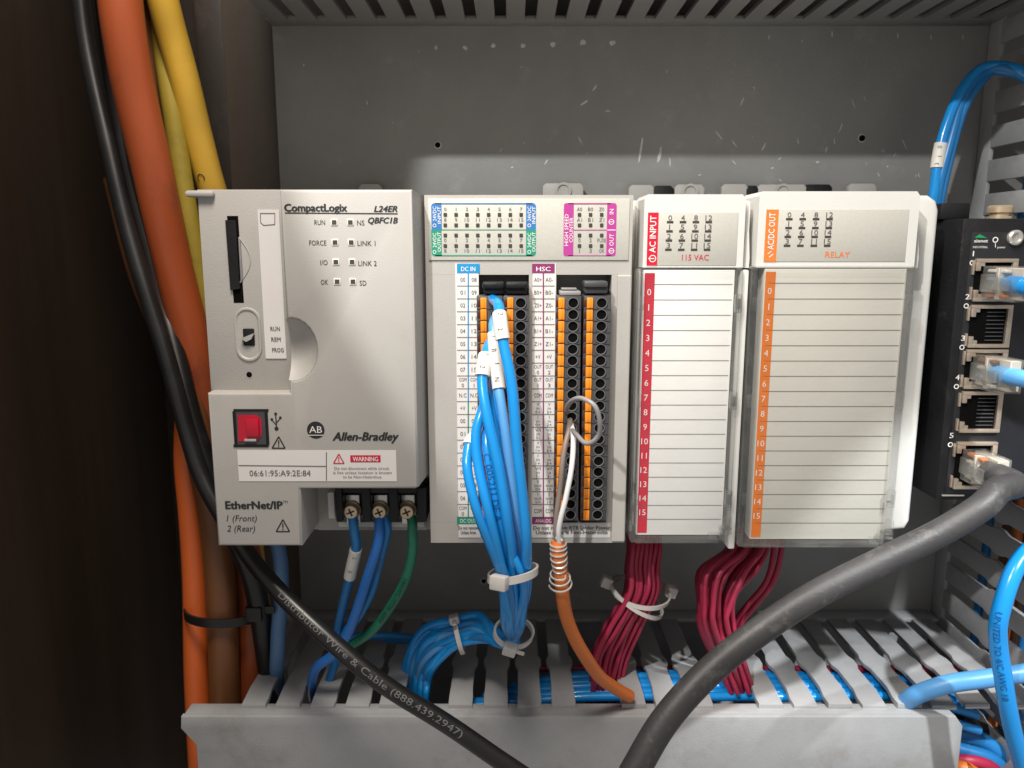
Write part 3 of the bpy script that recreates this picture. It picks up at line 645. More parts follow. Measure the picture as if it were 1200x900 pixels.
for name_, e0, e1, ol, pp, sl_x in (('A', 559.5, 589.5, 567.5, 581.5, 562), ('B', 590, 619.3, 598, 610, 592.5), ('C', 650.5, 679.5, 656.5, 670, 652), ('D', 682.5, 713.5, 689, 702.5, 684)):
    b = MB(); b.box(XP(e0, 480, YB), XP(e1, 480, YB), YB, -72, zr1 - dz * .6, zr0 + dz * .62, .35)
    for i in range(NR - 1):                                              # ribs between the poles
        z = zr0 - dz * (i + .5); b.box(XP(e0 + 1, 480, YB), XP(e1 - 1, 480, YB), YB - .25, YB + .1, z - .18, z + .18)
    tbk = b.build('terminal_block', TERM, plc)
    for i in range(NR):
        z = zr0 - dz * i
        put('lever', lvm, tbk, (XP(ol, 480, YB), YB + random.uniform(-.12, .3), z + random.uniform(-.06, .06))).rotation_euler = (random.uniform(-.05, .05), 0, random.uniform(-.05, .05)); put('port', prm, tbk, (XP(pp, 480, YB), YB, z)); put('slot', slm, tbk, (XP(sl_x, 480, YB), YB, z))
    b = MB()
    if name_ in 'AB': b.pbox(565 if name_ == 'A' else 592.5, 330.5, 591 if name_ == 'A' else 619, 338.5, YB - 1.5, 9, .7); b.pbox(567 if name_ == 'A' else 593.5, 337, 590.5 if name_ == 'A' else 617, 344.5, YB - .2, 8, .5); m_ = BLACK
    elif name_ == 'D': b.pbox(684.5, 329.5, 712.5, 337, YB - 1.5, 9, .6); b.pbox(685, 336, 712, 344, YB - .2, 8, .5); m_ = TERM
    else: b.pbox(656, 341, 681, 346.5, YB - .3, 9, .5); b.pbox(658, 337.5, 676, 339.5, YB + 1, 4, .2); m_ = GREYW
    b.build('latch', m_, tbk)
    b = MB(); b.box(XP(e0, 480, YB) + .4, XP(e1, 480, YB) - .4, YB + 1, -74, ZP(612, YB), zr1 - dz * .62, .3); b.build('block_foot', BLACK, tbk)
# mounting tabs on top
def tabs(owner, lst, Y=-6):
    for (a0, a1, y0, m, hole) in lst:
        b = MB(); x0_, x1_, zt2 = XP(a0, y0, Y), XP(a1, y0, Y), ZP(y0, Y); b.prism([(x0_, zt2 - 14), (x1_, zt2 - 14), (x1_, zt2 - 1.4), (x1_ - 1.4, zt2), (x0_ + 1.4, zt2), (x0_, zt2 - 1.4)], Y, Y + 3, .4)
        t = b.build('mounting_tab', m, owner)
        if hole: b = MB(); c = P((a0 + a1) / 2, y0 + 9, Y); b.lathe((c.x, Y + .1, c.z), (0, -1, 0), [(3.6, 0), (3.6, 1.0), (2.6, 1.0), (2.4, .2), (.01, .1)], 20); b.build('tab_screw', GREY, t)
tabs(plc, ((420, 447, 215.5, GREY, False), (636, 684, 214.5, GREY, True)))

# ================================================================== I/O MODULES
YM = -93.5; YD = -97.5
def io_module(name, label, x0p, x1p, tint, strip_mat, card_mat, hdr, sub, subm, dx, lampx, lampy, clearm, door, hdrbox, numdx):
    """pixel x positions are read at row 430; door=(left,right,top,bottom), hdrbox=(left,right,top,bottom,strip right)"""
    x0, x1 = XP(x0p, 430, YM), XP(x1p, 430, YM)
    t = thing(name, label, 'module', ((x0 + x1) / 2, -46, -104))
    b = MB(); b.box(x0 - 1.2, x1 + 1.0, -76, -10, -103.5, ZP(231, YM), 1.2); b.build('housing', OFFW, t)
    b = MB(); zt, zb = ZP(hdrbox[2] - 21, YM), ZP(313.5, YM)
    hx0, hx1 = x0 + .6, XP(door[1], 430, YM) - 1.6
    b.prism([(hx0, zb), (hx1, zb), (hx1, zt - 1.5), (hx1 - 1.2, zt), (hx0 + 1.2, zt), (hx0, zt - 1.5)], YM - 1.2, -75, 1.1, 3); head = b.build('head', OFFW, t)
    Yh = YM - 1.25; m = (hdrbox[2] + hdrbox[3]) / 2
    H = lambda px: px
    b = MB(); b.pbox(hdrbox[0], hdrbox[2], hdrbox[1], hdrbox[3], Yh - .15, .15, .06); lg = b.build('legend_panel', LEGEND, head); Yp = Yh - .16
    b = MB(); b.rect(hdrbox[0], hdrbox[2], hdrbox[4], hdrbox[3], Yp, .05); b.build('colour_band', PRED if strip_mat is PRED else PORANGE, lg, smooth=False)
    b = MB(); xc = (hdrbox[0] + hdrbox[4]) / 2; b.text(hdr, hdrbox[2] + 47, hdrbox[2] + 4, xc, 7.6, Yp, .02, rot=90, up=.12)
    if strip_mat is PRED: b.disc(xc, hdrbox[3] - 8, 4.2, Yp, .12, 20, 3.3); b.line((xc - 5, hdrbox[3] - 8), (xc + 2, hdrbox[3] - 8), 1.0, Yp, .13)
    else: b.line((xc - 2.5, hdrbox[3] - 5), (xc + 2.5, hdrbox[3] - 9), 1.0, Yp, .12); b.line((xc - 4, hdrbox[3] - 9), (xc, hdrbox[3] - 12), 1.0, Yp, .12)
    b.build('band_lettering', INKW, lg, smooth=False)
    b = MB()
    for c in range(4):
        for r in range(4):
            n_ = c * 4 + r; px = lampx[0] + lampx[1] * c - lampx[2] * r; py = lampy[0] + lampy[1] * r; hw = 2.2 if n_ < 10 else 4.0
            b.text(str(n_), px - hw, px + hw, py, 6.4, Yp, .0)
    b.build('numbers', INKG, lg, smooth=False)
    for c in range(4):
        for r in range(4):
            px = lampx[0] + lampx[1] * c - lampx[2] * r; py = lampy[0] + lampy[1] * r + 5.2
            b = MB(); b.pbox(px - 3.8, py - 1.3, px + 3.8, py + 1.3, Yp - .1, .12); b.build('indicator_lamp', LED, lg, smooth=False)
    b = MB(); b.text(sub[0], sub[1], sub[2], sub[3], 7.2, Yp); b.build('type_lettering', subm, lg, smooth=False)
    # terminal cover: card behind a clear door
    dx0, dx1 = XP(door[0], 475, YD), XP(door[1], 475, YD); dt, db = ZP(door[2], YD), ZP(door[3], YD)
    b = MB(); b.box(x0 + .5, dx1 - 3.5, -88, -75, db + 3, dt - .5, .4); b.build('terminal_carrier', OFFW if strip_mat is PRED else TERM, t)
    Yc = -94.6
    cx0, cx1 = XP(door[0] + numdx, 475, Yc), XP(door[1] - 15, 475, Yc); ct, cb = dt - .6, db + 1.8
    b = MB(); b.box(cx0, cx1, Yc, -87.9, cb, ct, .15); card = b.build('write_on_card', card_mat, t)
    b = MB(); sw = 3.7; b.add([(cx0 + .3, Yc - .1, cb + .8), (cx0 + sw, Yc - .1, cb + .8), (cx0 + sw, Yc - .1, ct - 1.0), (cx0 + .3, Yc - .1, ct - 1.0)], [(0, 1, 2, 3)]); b.build('colour_strip', strip_mat, card, smooth=False)
    b = MB(); rows = 17.6; dh = (ct - cb - 1) / rows; bn = MB()
    for i in range(17):
        z = ct - 4.8 - dh * (i - .0) * .985
        if z < cb + 2: break
        b.add([(cx0 + sw - 2.2, Yc - .13, z - .09), (cx1 - .6, Yc - .13, z - .09), (cx1 - .6, Yc - .13, z + .09), (cx0 + sw - 2.2, Yc - .13, z + .09)], [(0, 1, 2, 3)])
        if i < 16:
            vs, fs, (w0, w1, h1) = glyphs(str(i), .01, 0); k = 2.25 / h1; wd = (w1 - w0) * k; bn.add([(cx0 + sw / 2 + .1 - wd / 2 + (x - w0) * k, Yc - .16, z - dh * .5 - 1.0 + y * k) for x, y in vs], fs)
    b.build('card_lines', INKG, card, smooth=False); bn.build('card_numbers', INKW, card, smooth=False)
    # clear door: pane, rolled rim, hinge knuckles down the right side
    b = MB(); b.box(dx0, dx1 - 2.2, YD, YD + 1.0, db, dt, .35); pane = b.build('clear_door', clearm, t)
    b = MB(); b.box(dx0 - .2, dx0 + 1.6, YD - .3, -86, db, dt, .6); b.box(dx0 + 1.4, dx1 - 5.5, YD - .3, -88, db - .3, db + 1.5, .6); b.box(dx1 - 3.4, dx1 - 1.2, YD + .6, -88, db + 4, dt, .6)
    b.box(dx0, dx1 - 2, YD - .2, -92, dt - 1.0, dt + .4, .4); b.build('door_rim', RIM, pane)
    for py in (356, 470, 585):
        z = ZP(py, YD); b = MB(); b.box(dx1 - 3.6, dx1 - 1.4, YD - .5, YD + 2.2, z - 3.2, z + 3.2, .5); b.box(dx1 - 3.1, dx1 - 2.1, YD - .9, YD + .2, z - 1.8, z + 1.8, .3); b.build('hinge_knuckle', RIM, pane)
        b = MB(); b.box(dx0 + .1, dx0 + 2.2, YD - .4, YD + .3, z - 2.3, z + 2.3, .3); b.build('door_clip', RIM, pane)
    b = MB(); b.box(dx1 - 9.2, dx1 - 4.4, YD - .5, YD + 1.4, db + 1.0, db + 3.6, .4); b.box(dx1 - 5.4, dx1 - 4.2, YD - .5, YD + 1.4, db + 1.2, db + 6.2, .4); b.box(dx1 - 5.2, dx1 - 1.3, YD - .4, YD + 1.6, db + 4.6, db + 6.0, .4)
    b.cyl((dx1 - 2.5, YD + .4, db + 3.2), (0, 0, 1), 1.6, 1.4, 6.5, 16); b.build('door_catch', RIM, pane)
    # bus lever on the right of the head
    b = MB(); lx = dx1 - 1.4
    b.prism([(lx, ZP(314, YM)), (lx + 3.1, ZP(314, YM)), (lx + 3.2, ZP(303, YM)), (lx + 2.6, ZP(272, YM)), (lx + 1.6, ZP(272, YM)), (lx + .5, ZP(302, YM)), (lx, ZP(304, YM))], YM + 1.2, -84, .4)
    b.prism([(lx + .2, ZP(300, YM)), (lx + 1.4, ZP(270, YM)), (lx + .9, ZP(246, YM)), (lx - .4, ZP(246, YM))], YM + 2.4, -84, .3); b.build('bus_lever', OFFW, t)
    return t, dx0, dx1
ac, a0_, a1_ = io_module('input_module', 'narrow off-white module with red striped clear door and red header band', 747, 868, None, PRED, CARD, 'AC INPUT', ('115 VAC', 799, 830.5, 301.5), PRED, 0,
                     (785.3, 15.1, .7), (255, 10.8), CLEAR, (743.5, 868.5, 314.5, 636), (758.5, 864, 249, 311, 771), 6.5)
# tall flange at its left side
b = MB(); b.box(XP(741, 430, -80), XP(746.5, 430, -80), -81, -60, ZP(622, -80), ZP(236, -80), .6); b.build('side_flange', OFFW, ac)
ro, r0_, r1_ = io_module('output_module', 'wide off-white module with orange striped clear door and orange header band', 876, 1062, None, PORANGE2, CARDG, 'AC/DC OUT', ('RELAY', 967, 996, 298), PORANGE, 0,
                     (925, 15.7, .9), (251.5, 10.4), CLEARG, (874.5, 1064, 313, 641), (896.5, 1063, 245.5, 306.5, 911), 13)
b = MB(); b.box(r0_ - 3.0, r0_ - .6, -95, -70, ZP(640, -92), ZP(316, -92), .6); b.box(r0_ - 3.4, r0_ - .2, -92, -72, ZP(310, -92), ZP(235, -92), .8); b.build('side_flange', OFFW, ro)
# end terminator
ex0, ex1 = r1_ - 1.5, XP(1080, 430, -84)
ec = thing('end_cap', 'plain off-white end cap closing the module row beside the black switch', 'end cap', ((ex0 + ex1) / 2, -45, -104))
zt2, zb2 = ZP(229, -85), ZP(622, -85)
b = MB(); b.prism([(ex0, zb2 + 2), (ex0 + 1.5, zb2), (ex1 - 1.5, zb2 + 1), (ex1, zb2 + 4), (ex1, zt2 - 5), (ex1 - 1.2, zt2 - 1.8), (ex1 - 4, zt2), (ex0, zt2)], -86, -12, 1.4, 3); b.build('body', OFFW, ec)
b = MB(); b.prism([(ex0 + 2.6, zb2 + 12), (ex0 + 4.4, zb2 + 12), (ex0 + 4.4, zt2 - 26), (ex0 + 2.6, zt2 - 26)], -86.6, -80, .3); b.build('ridge', OFFW, ec)
tabs(ac, ((737, 767, 216.5, GREY, False), (765.5, 790, 217.5, BLACK, False), (791, 826, 216, GREY, True)))
tabs(ro, ((846, 877, 215.5, GREY, False), (874, 890, 217.5, BLACK, False), (888, 946, 216, GREY, True), (944, 976, 216, BLACK, False), (995, 1028, 215, GREY, False)))

# ================================================================== ETHERNET SWITCH
YS = -86.0
SX = XP(1113, 420, YS)
sw = thing('network_switch', 'small black metal network switch with five ports beside the module row', 'network switch', (SX + 22, -45, ZP(586, YS)))
zt, zb = ZP(256, YS), ZP(586, YS)
b = MB(); b.box(SX, SX + 46, YS, -12, zb, zt, .6); b.build('case', BLACK, sw)
b = MB(); b.box(SX - 1.5, SX + 9, -74, -20, zt + .1, ZP(238, -74), .5); b.build('rail_clip', BLACK, sw)
b = MB(); px0 = lambda py: 1113 - (py - 420) * .105
b.prism([q(1141, 272, YS), (SX + 34, ZP(272, YS)), (SX + 34, ZP(578, YS)), (SX + 3.2, ZP(578, YS)), (SX + 3.2, ZP(272, YS))][1:], YS - .25, YS + .1, .1); fp = b.build('front_label', BPANEL, sw)
b = MB(); b.box(SX + 2, SX + 10, YS - .5, YS, ZP(581, YS), ZP(579.5, YS)); b.build('edge_glint', METAL, sw)
Y5 = YS - .27
b = MB(); b.text('sixnet', 1141.5, 1157.5, 282, 4.2, Y5, .02); b.text('INDUSTRIAL', 1140, 1157.5, 289.5, 2.6, Y5, .01); b.disc(1166.5, 281, 3.4, Y5, .1, 18, 2.2); b.line((1166.5, 285), (1166.5, 290), .8, Y5); b.text('power', 1168.5, 1178, 289.5, 3.0, Y5, .01)
for t, x, y in (('1', 1140.5, 297), ('2', 1133.5, 347.5), ('3', 1128.5, 396), ('4', 1122, 442), ('5', 1115, 510)):
    b.text(t, x - (1.2 if t == '1' else 2.2), x + (1.2 if t == '1' else 2.2), y, 6.4, Y5, .015); b.disc(x - 1.2, y + 11, 3.0, Y5, .1, 18, 1.9)
b.build('lettering', INKW, fp, smooth=False)
b = MB(); c0 = [(1142, 278.5), (1148, 274.5), (1152, 276.5), (1157, 279)]; b.add([P(x, y, Y5 - .1) for x, y in c0] , [(3, 2, 1, 0)]); b.build('emblem', LGRN, fp, smooth=False)
b = MB(); c = P(1188.5, 278.5, YS - .4); b.lathe(c, (0, -1, 0), [(2.6, 0), (2.6, 1.2), (2.1, 1.6), (1.7, 1.6), (1.4, .8), (.01, .7)], 20); b.build('screw', METAL, sw)
b = MB(); c = P(1172, 247, -62); b.lathe((c.x, -62, zt), (0, 0, 1), [(4.6, 0), (4.6, 1.6), (3.4, 1.7), (3.4, 2.8), (4.4, 3.0), (4.4, 5.0), (3.8, 5.6), (.01, 5.7)], 24); b.build('ground_screw', BRASS, sw)
def jack(y0, y1, filled):
    """metal-framed socket in the switch front; the frame is four bars round a dark well with contact springs"""
    x0 = SX + 5.2; x1 = SX + 19.6; z1, z0 = ZP(y0, YS), ZP(y1, YS); b = MB()
    b.box(x0, x1, YS - 1.6, YS, z1 - 1.3, z1, .2); b.box(x0, x1, YS - 1.6, YS, z0, z0 + 1.3, .2); b.box(x1 - 1.8, x1, YS - 1.6, YS, z0 + 1.2, z1 - 1.2, .2)
    b.box(x0, x0 + 1.6, YS - 1.6, YS, z1 - 4.2, z1 - 1.2, .2); b.box(x0, x0 + 1.6, YS - 1.6, YS, z0 + 1.2, z0 + 4.0, .2); b.box(x0 + 1.6, x0 + 3, YS - 1.4, YS, z1 - 2.6, z1 - 1.2, .1); b.box(x0 + 1.6, x0 + 3, YS - 1.4, YS, z0 + 1.2, z0 + 2.6, .1)
    b.box(x0 - 1.0, x0 - .3, YS - 1.2, YS, z1 - 5.5, z1 - .6, .1); b.box(x0 - 1.0, x0 - .3, YS - 1.2, YS, z0 + .6, z0 + 5, .1)
    j = b.build('jack', JACK, sw)
    b = MB(); b.box(x0 + .2, x1 - 1.8, YS - .45, YS - .3, z0 + 1.3, z1 - 1.3); b.build('jack_well', VOID, j)
    if not filled:
        for k in range(8):
            z = z0 + 2.6 + (z1 - z0 - 5.2) * k / 7; b = MB(); b.box(x0 + 6, x1 - 2.4, YS - .9, YS - .5, z - .16, z + .16, 0); b.build('contact', TERM, j, smooth=False)
    return (x0, x1, z0, z1)
J = [jack(303, 353, True), jack(357, 407, False), jack(409, 455, True), jack(458, 506, False), jack(517, 572, True)]

# ================================================================== CABLES AND WIRES
def cable(name, label, cat, pts, r, m, group=None, sub=7, n=14, prints=(), sleeves=(), world=False):
    """a cable as one thing: jacket mesh plus printed lettering and marker sleeves as parts"""
    w3 = [Vector(p) for p in pts] if world else [P(*p) for p in pts]
    if not world and (pts[0][1] < 0 or pts[0][0] > 1200): w3.insert(0, w3[0] + (w3[0] - w3[1]).normalized() * 90)
    if not world and (pts[-1][1] > 900 or pts[-1][0] > 1200): w3.append(w3[-1] + (w3[-1] - w3[-2]).normalized() * 70)
    path = smooth_path(w3, sub); ph = [random.uniform(0, 6.28) for _ in range(3)]; am = .16 * min(r, 2.2)
    for i, p in enumerate(path):                                        # slight waviness of a hand-laid wire
        fade = min(1, i / 8, (len(path) - 1 - i) / 8); p.x += am * fade * math.sin(i * .31 + ph[0]); p.y += am * fade * math.sin(i * .23 + ph[1]); p.z += am * fade * .6 * math.sin(i * .41 + ph[2])
    mid = path[-1]
    t = thing(name, label, cat, mid, group) if (prints or sleeves) else None
    b = MB(); b.tube(path, r, n); jk = b.build('jacket' if t else name, m, t)
    if not t: tag(jk, label, cat, group); return jk, path
    for (txt, at, h, ink, flip, turn, sx) in prints:
        b = MB(); tube_text(b, path, r, txt, nearest_len(path, P(*at)), h, flip, turn, .01, sx); b.build('printed_lettering', ink, t, smooth=False)
    for (p0, p1, rr, txt) in sleeves:
        s0, s1 = nearest_len(path, P(*p0)), nearest_len(path, P(*p1)); sp = sub_path(path, min(s0, s1), max(s0, s1), 8)
        b = MB(); b.tube(sp, rr, 14); sv = b.build('marker_sleeve', SLEEVE, t)
        if txt:
            b = MB(); L = abs(s1 - s0); n_ = len(txt)
            for i, ch in enumerate(txt): tube_text(b, path, rr, ch, min(s0, s1) + L * (i + .25) / n_, min(1.6, rr * .8), False, .12 * (-1) ** i)
            b.build('marker_print', INKG, sv, smooth=False)
    return t, path

# ---- thick cables down the left side
cable('orange_cable', 'thick red-orange cable passing behind the left edge of the controller', 'cable', [(132, -60, -70), (146, 30, -66), (160, 120, -60), (182, 220, -54), (206, 320, -48), (232, 430, -44), (262, 560, -40), (287, 660, -42), (296, 740, -46), (296, 840, -50)], 7.4, ORANGEB)
cable('orange_cable', 'dark orange cable half hidden between the red-orange and yellow cables', 'cable', [(152, -60, -48), (164, 30, -46), (178, 110, -42), (200, 210, -36), (222, 330, -22), (238, 460, -18), (258, 560, -16)], 6.0, BROWN)
cable('yellow_cable', 'thick yellow cable ending behind the top left corner of the controller', 'cable', [(176, -70, -60), (190, -10, -56), (203, 50, -50), (222, 120, -45), (243, 200, -38), (256, 260, -32), (275, 400, -20), (285, 560, -16), (300, 700, -20), (308, 800, -30)], 5.6, YELLOW,
      prints=[('C', (239, 203, -38), 3.2, INK, False, -.5, 1.0)])
cable('yellow_cable', 'thinner yellow cable with shade in its colour behind the thick yellow one', 'cable', [(180, -60, -46), (190, 30, -46), (198, 100, -46), (206, 160, -46), (219, 240, -45), (234, 320, -42), (252, 420, -36), (275, 540, -28)], 3.9, YELLOWSHADE)
cable('orange_cable', 'bright orange cable strapped at lower left beside the brown cable', 'cable', [(232, 330, -20), (224, 440, -28), (220, 530, -40), (223, 600, -48), (229, 700, -52), (232, 800, -54), (236, 920, -56)], 5.2, ORANGEL)
cable('brown_cable', 'brown cable between two orange cables under a black strap', 'cable', [(140, 210, -30), (170, 320, -40), (207, 420, -46), (232, 510, -50), (250, 600, -52), (259, 700, -56), (264, 800, -58), (270, 920, -60)], 6.2, BROWN)
cable('black_cable', 'black cable hanging straight down at far left behind the printed one', 'cable', [(118, -60, -30), (130, 60, -30), (146, 180, -34), (176, 300, -40), (202, 400, -50), (228, 500, -60), (262, 600, -66), (296, 680, -62), (312, 760, -58), (318, 840, -50)], 4.2, BLACKC)
cable('black_cable', 'glossy black cable with white printing crossing the lower left', 'cable', [(88, -60, -50), (104, 60, -52), (124, 165, -56), (150, 265, -60), (186, 390, -66), (218, 500, -72), (244, 575, -77), (285, 640, -84), (318, 684, -92), (362, 728, -100), (440, 793, -108), (520, 848, -112), (620, 912, -116)], 3.25, BLACKC, None, 9, 18,
      prints=[('Distributor Wire & Cable (888.439.2947)', (333, 698, -95), 2.35, INKS, False, -.05, 1.5)])
# black strap
c = P(264, 716, -52)
b = MB(); pth = []
for k in range(28):
    a = 2 * math.pi * k / 28; nx, ny = math.cos(a), math.sin(a); pth.append((Vector((c.x + 15.6 * nx, c.y + 13.2 * ny, c.z - 1.4 * math.sin(a * 1) - .8 * nx)), Vector((nx, ny, 0))))
b.ribbon(pth, Vector((0, 0, 1.9)), .9, True); st = thing('cable_tie', 'black nylon strap around the orange and brown cables', 'cable tie', (c.x, c.y, c.z - 4)); b.build('band', TIEB, st)
b = MB(); hp = P(300, 716, -62); b.box(hp.x - 3.4, hp.x + 3.4, -66, -59, hp.z - 3.2, hp.z + 3.2, .8); b.box(hp.x + 2, hp.x + 8, -63.5, -62.3, hp.z - .5, hp.z + 2.6, .3); b.build('head', TIEB, st)

# ---- power wires
cable('power_wire', 'blue wire with white marker from the first power screw', 'wire', [(413, 606, -89), (415, 622, -91), (418, 640, -90), (411, 668, -86), (404, 700, -80), (397, 740, -72), (392, 775, -66), (385, 800, -62)], 1.75, BLUED, sleeves=[((417, 646, -90), (410, 678, -84), 2.3, '25')])
cable('power_wire', 'blue wire from the middle power screw bending to the left slots', 'wire', [(445, 606, -89), (444, 624, -92), (438, 655, -92), (424, 700, -88), (408, 740, -84), (392, 765, -80), (372, 782, -76), (364, 802, -68), (366, 818, -58)], 1.9, mat('wire_blue_mid', (.02, .15, .50), .35, var=.08))
cable('power_wire', 'thinner blue wire sharing the middle power screw', 'wire', [(452, 606, -88), (453, 622, -90), (447, 652, -88), (436, 690, -84), (420, 722, -80), (405, 742, -74), (398, 770, -62)], 1.7, BLUED, prints=[('20472', (447, 650, -88), 1.8, INKS, False, 0, 1.1)])
cable('power_wire', 'green wire from the third power screw curving down to the left', 'wire', [(482, 606, -88), (484, 620, -91), (483, 645, -91), (474, 680, -88), (458, 712, -84), (436, 738, -80), (412, 756, -74), (396, 768, -64)], 1.8, GREEN, prints=[('14AWG MTW 600V', (477, 672, -88), 1.9, INKDG, False, 0, 1.1)])
cable('slate_cable', 'dusty slate blue cable dropping into the duct at far left', 'cable', [(318, 610, -50), (327, 650, -54), (330, 700, -58), (326, 745, -62), (324, 780, -60), (326, 815, -50)], 3.0, BLUEP)
for k, (dx, m) in enumerate(((0, BLUED), (9, BLUED))):
    cable('control_wire', 'dark blue wire lying behind the green wire above the duct', 'wire', [(395 + dx, 755, -40), (425 + dx, 745, -40), (455 + dx, 748 - 3*k, -36), (490, 752, -30), (505, 775, -26)], 1.8, m, 'dark blue wires behind the green wire')

# ---- blue bundle from the first terminal pair
TERMS = [  # (start points..., sleeve px range, radius)
 ([(577, 351, -96), (583, 357, -106), (587, 376, -112), (592, 410, -115), (599, 455, -118), (605, 510, -120), (612, 570, -120), (616, 625, -118), (616, 670, -113), (614, 705, -108), (609, 735, -98)], ((585, 366, -110), (590, 398, -114), 2.4, '22'), 1.75, BLUE, 'foremost bright blue wire with a two-character white marker at its top'),
 ([(580, 372, -96), (578, 384, -102), (579, 410, -106), (584, 445, -109), (589, 480, -112), (596, 540, -114), (604, 600, -114), (611, 650, -110), (612, 700, -105), (607, 733, -97)], ((579, 392, -104), (585, 458, -110), 2.2, 'TB1N'), 1.6, BLUEL, 'pale blue wire with a long white marker behind the foremost wire'),
 ([(580, 398, -96), (572, 406, -102), (567, 424, -107), (566, 450, -110), (573, 495, -115), (584, 550, -118), (594, 605, -118), (601, 650, -115), (602, 700, -110), (600, 735, -100)], ((568, 417, -106), (566, 441, -109), 2.5, '12'), 1.75, BLUE, 'bright blue wire with a squat grey-white marker bending left'),
 ([(581, 505, -96), (562, 510, -103), (551, 519, -107), (547, 532, -110), (549, 555, -113), (560, 600, -117), (574, 640, -117), (588, 676, -114), (592, 705, -110), (592, 733, -101)], ((566, 509, -102), (549, 523, -108), 2.3, '3'), 1.65, BLUE, 'blue wire arching lowest at the left of the tied bundle'),
 ([(581, 460, -96), (571, 468, -103), (563, 485, -108), (558, 510, -111), (562, 550, -114), (572, 600, -117), (584, 650, -116), (594, 690, -113), (597, 735, -103)], None, 1.7, BLUE, 'blue wire emerging left of the printed wire'),
 ([(581, 478, -96), (575, 487, -103), (571, 510, -109), (574, 545, -113), (583, 600, -114), (594, 650, -112), (600, 695, -107), (600, 730, -97)], None, 1.65, BLUE, 'blue wire with dark printing in the middle of the bundle'),
 ([(581, 430, -96), (580, 440, -102), (582, 480, -107), (590, 545, -110), (600, 610, -111), (609, 660, -107), (608, 710, -100), (603, 736, -93)], None, 1.7, BLUE, 'blue wire mostly hidden at the right rear of the bundle'),
 ([(581, 445, -96), (577, 455, -100), (578, 500, -103), (586, 560, -106), (596, 620, -107), (604, 665, -104), (605, 710, -98), (599, 737, -92)], None, 1.7, BLUED, 'deep blue wire at the back of the tied bundle'),
 ([(608, 560, -96), (606, 572, -101), (606, 600, -103), (610, 640, -104), (613, 675, -104), (610, 712, -99), (604, 738, -93)], None, 1.5, BLUED, 'short deep blue wire leaving low at the right of the bundle'),
 ([(581, 540, -96), (576, 550, -102), (575, 580, -107), (582, 625, -110), (592, 668, -109), (597, 705, -104), (597, 735, -97)], None, 1.5, BLUE, 'slim blue wire starting low behind the printed wire'),
 ([(581, 575, -96), (582, 585, -102), (588, 615, -108), (597, 650, -112), (606, 680, -112), (607, 712, -106), (603, 738, -98)], None, 1.5, BLUEL, 'slim pale blue wire starting lowest inside the bundle'),
 ([(610, 585, -96), (612, 596, -101), (615, 630, -107), (620, 662, -110), (619, 690, -108), (612, 718, -101), (606, 740, -95)], None, 1.3, BLUE, 'fine blue wire bulging at the far right of the tied bundle'),
 ([(581, 590, -96), (578, 600, -103), (580, 630, -111), (588, 660, -116), (597, 690, -114), (600, 716, -108), (600, 738, -100)], None, 1.3, BLUED, 'fine deep blue wire crossing in front below the upper tie'),
 ([(581, 602, -96), (586, 612, -104), (597, 640, -113), (609, 668, -116), (613, 695, -113), (607, 722, -105), (602, 742, -97)], None, 1.3, BLUE, 'fine blue wire slanting from left to right under the upper tie'),
]
for k, (pts, slv, r, m, lab) in enumerate(TERMS):
    ox = (-7, 0, 5, 2, -3, -5, 4, 7, 6, -4, 1, 8, -6, 3)[k]; oy = (3, -5, 1, 6, -3, 5, -6, 0, 2, -2, 4, -4, 1, -1)[k]
    o = ((k * 5) % 14 - 6.5) * .60
    jt = lambda a: random.uniform(-a, a)
    pts = pts + [(600 + ox * .6, 752 + oy * .4, -90 + k), (586 + ox, 750 + o * 1.2, -78 - o * .4), (562 + jt(3), 736 + o * 3.4 + jt(2), -70 - o * .8), (533 + jt(4), 742 + o * 4.4 + jt(2), -66 - o * .9 + jt(2)), (502 + o + jt(3), 760 + o * 6 + jt(5), -62 - o * .8 + jt(3)), (489 + o * 3.2 + jt(2), 786 + o * 3 + jt(4), -60 - o), (489 + o * 3 + jt(2), 812, -60 - o * 1.4 + jt(2)), (489 + o * 3 + jt(2), 850, -58 - o * 1.4)]
    cable('control_wire', lab, 'wire', pts, r, m, None, 6, 14, prints=[('C 005211 DE A', (574, 530, -112), 2.3, INKB, False, -.25, 1.1)] if k == 5 else (), sleeves=[slv] if slv else ())

def tie(label, c, axis, rx, ry, wd, hang, headsz=(2.6, 2.2, 2.6), tail=0, m=TIE, tilt=0.):
    """nylon tie: strap loop round a bundle whose local axis is given, head at angle hang"""
    axis = Vector(axis).normalized(); u = Vector((1, 0, 0)); u = (u - axis * u.dot(axis)).normalized(); v = axis.cross(u)
    t = thing('cable_tie', label, 'cable tie', c); b = MB(); pth = []
    for k in range(32):
        a = 2 * math.pi * k / 32; n_ = (u * math.cos(a) * ry + v * math.sin(a) * rx).normalized(); pth.append((c + u * math.cos(a) * rx + v * math.sin(a) * ry + axis * tilt * math.cos(a), n_))
    b.ribbon(pth, axis * wd / 2, .75, True); b.build('band', m, t)
    a = hang; n_ = (u * math.cos(a) * ry + v * math.sin(a) * rx).normalized(); hp = c + u * math.cos(a) * (rx + 1) + v * math.sin(a) * (ry + 1) + axis * tilt * math.cos(a); tt = axis.cross(n_)
    M = Matrix((tt, axis, n_)).transposed().to_4x4(); M.translation = hp
    b = MB(); b.box(-headsz[0], headsz[0], -headsz[1], headsz[1], -1.2, headsz[2], .5, 2, M); b.build('head', m, t)
    if tail:
        b = MB(); b.box(headsz[0] * .6, headsz[0] + tail, -wd * .42, wd * .42, .3, 1.0, .2, 1, M); b.build('tail', m, t)
    return t
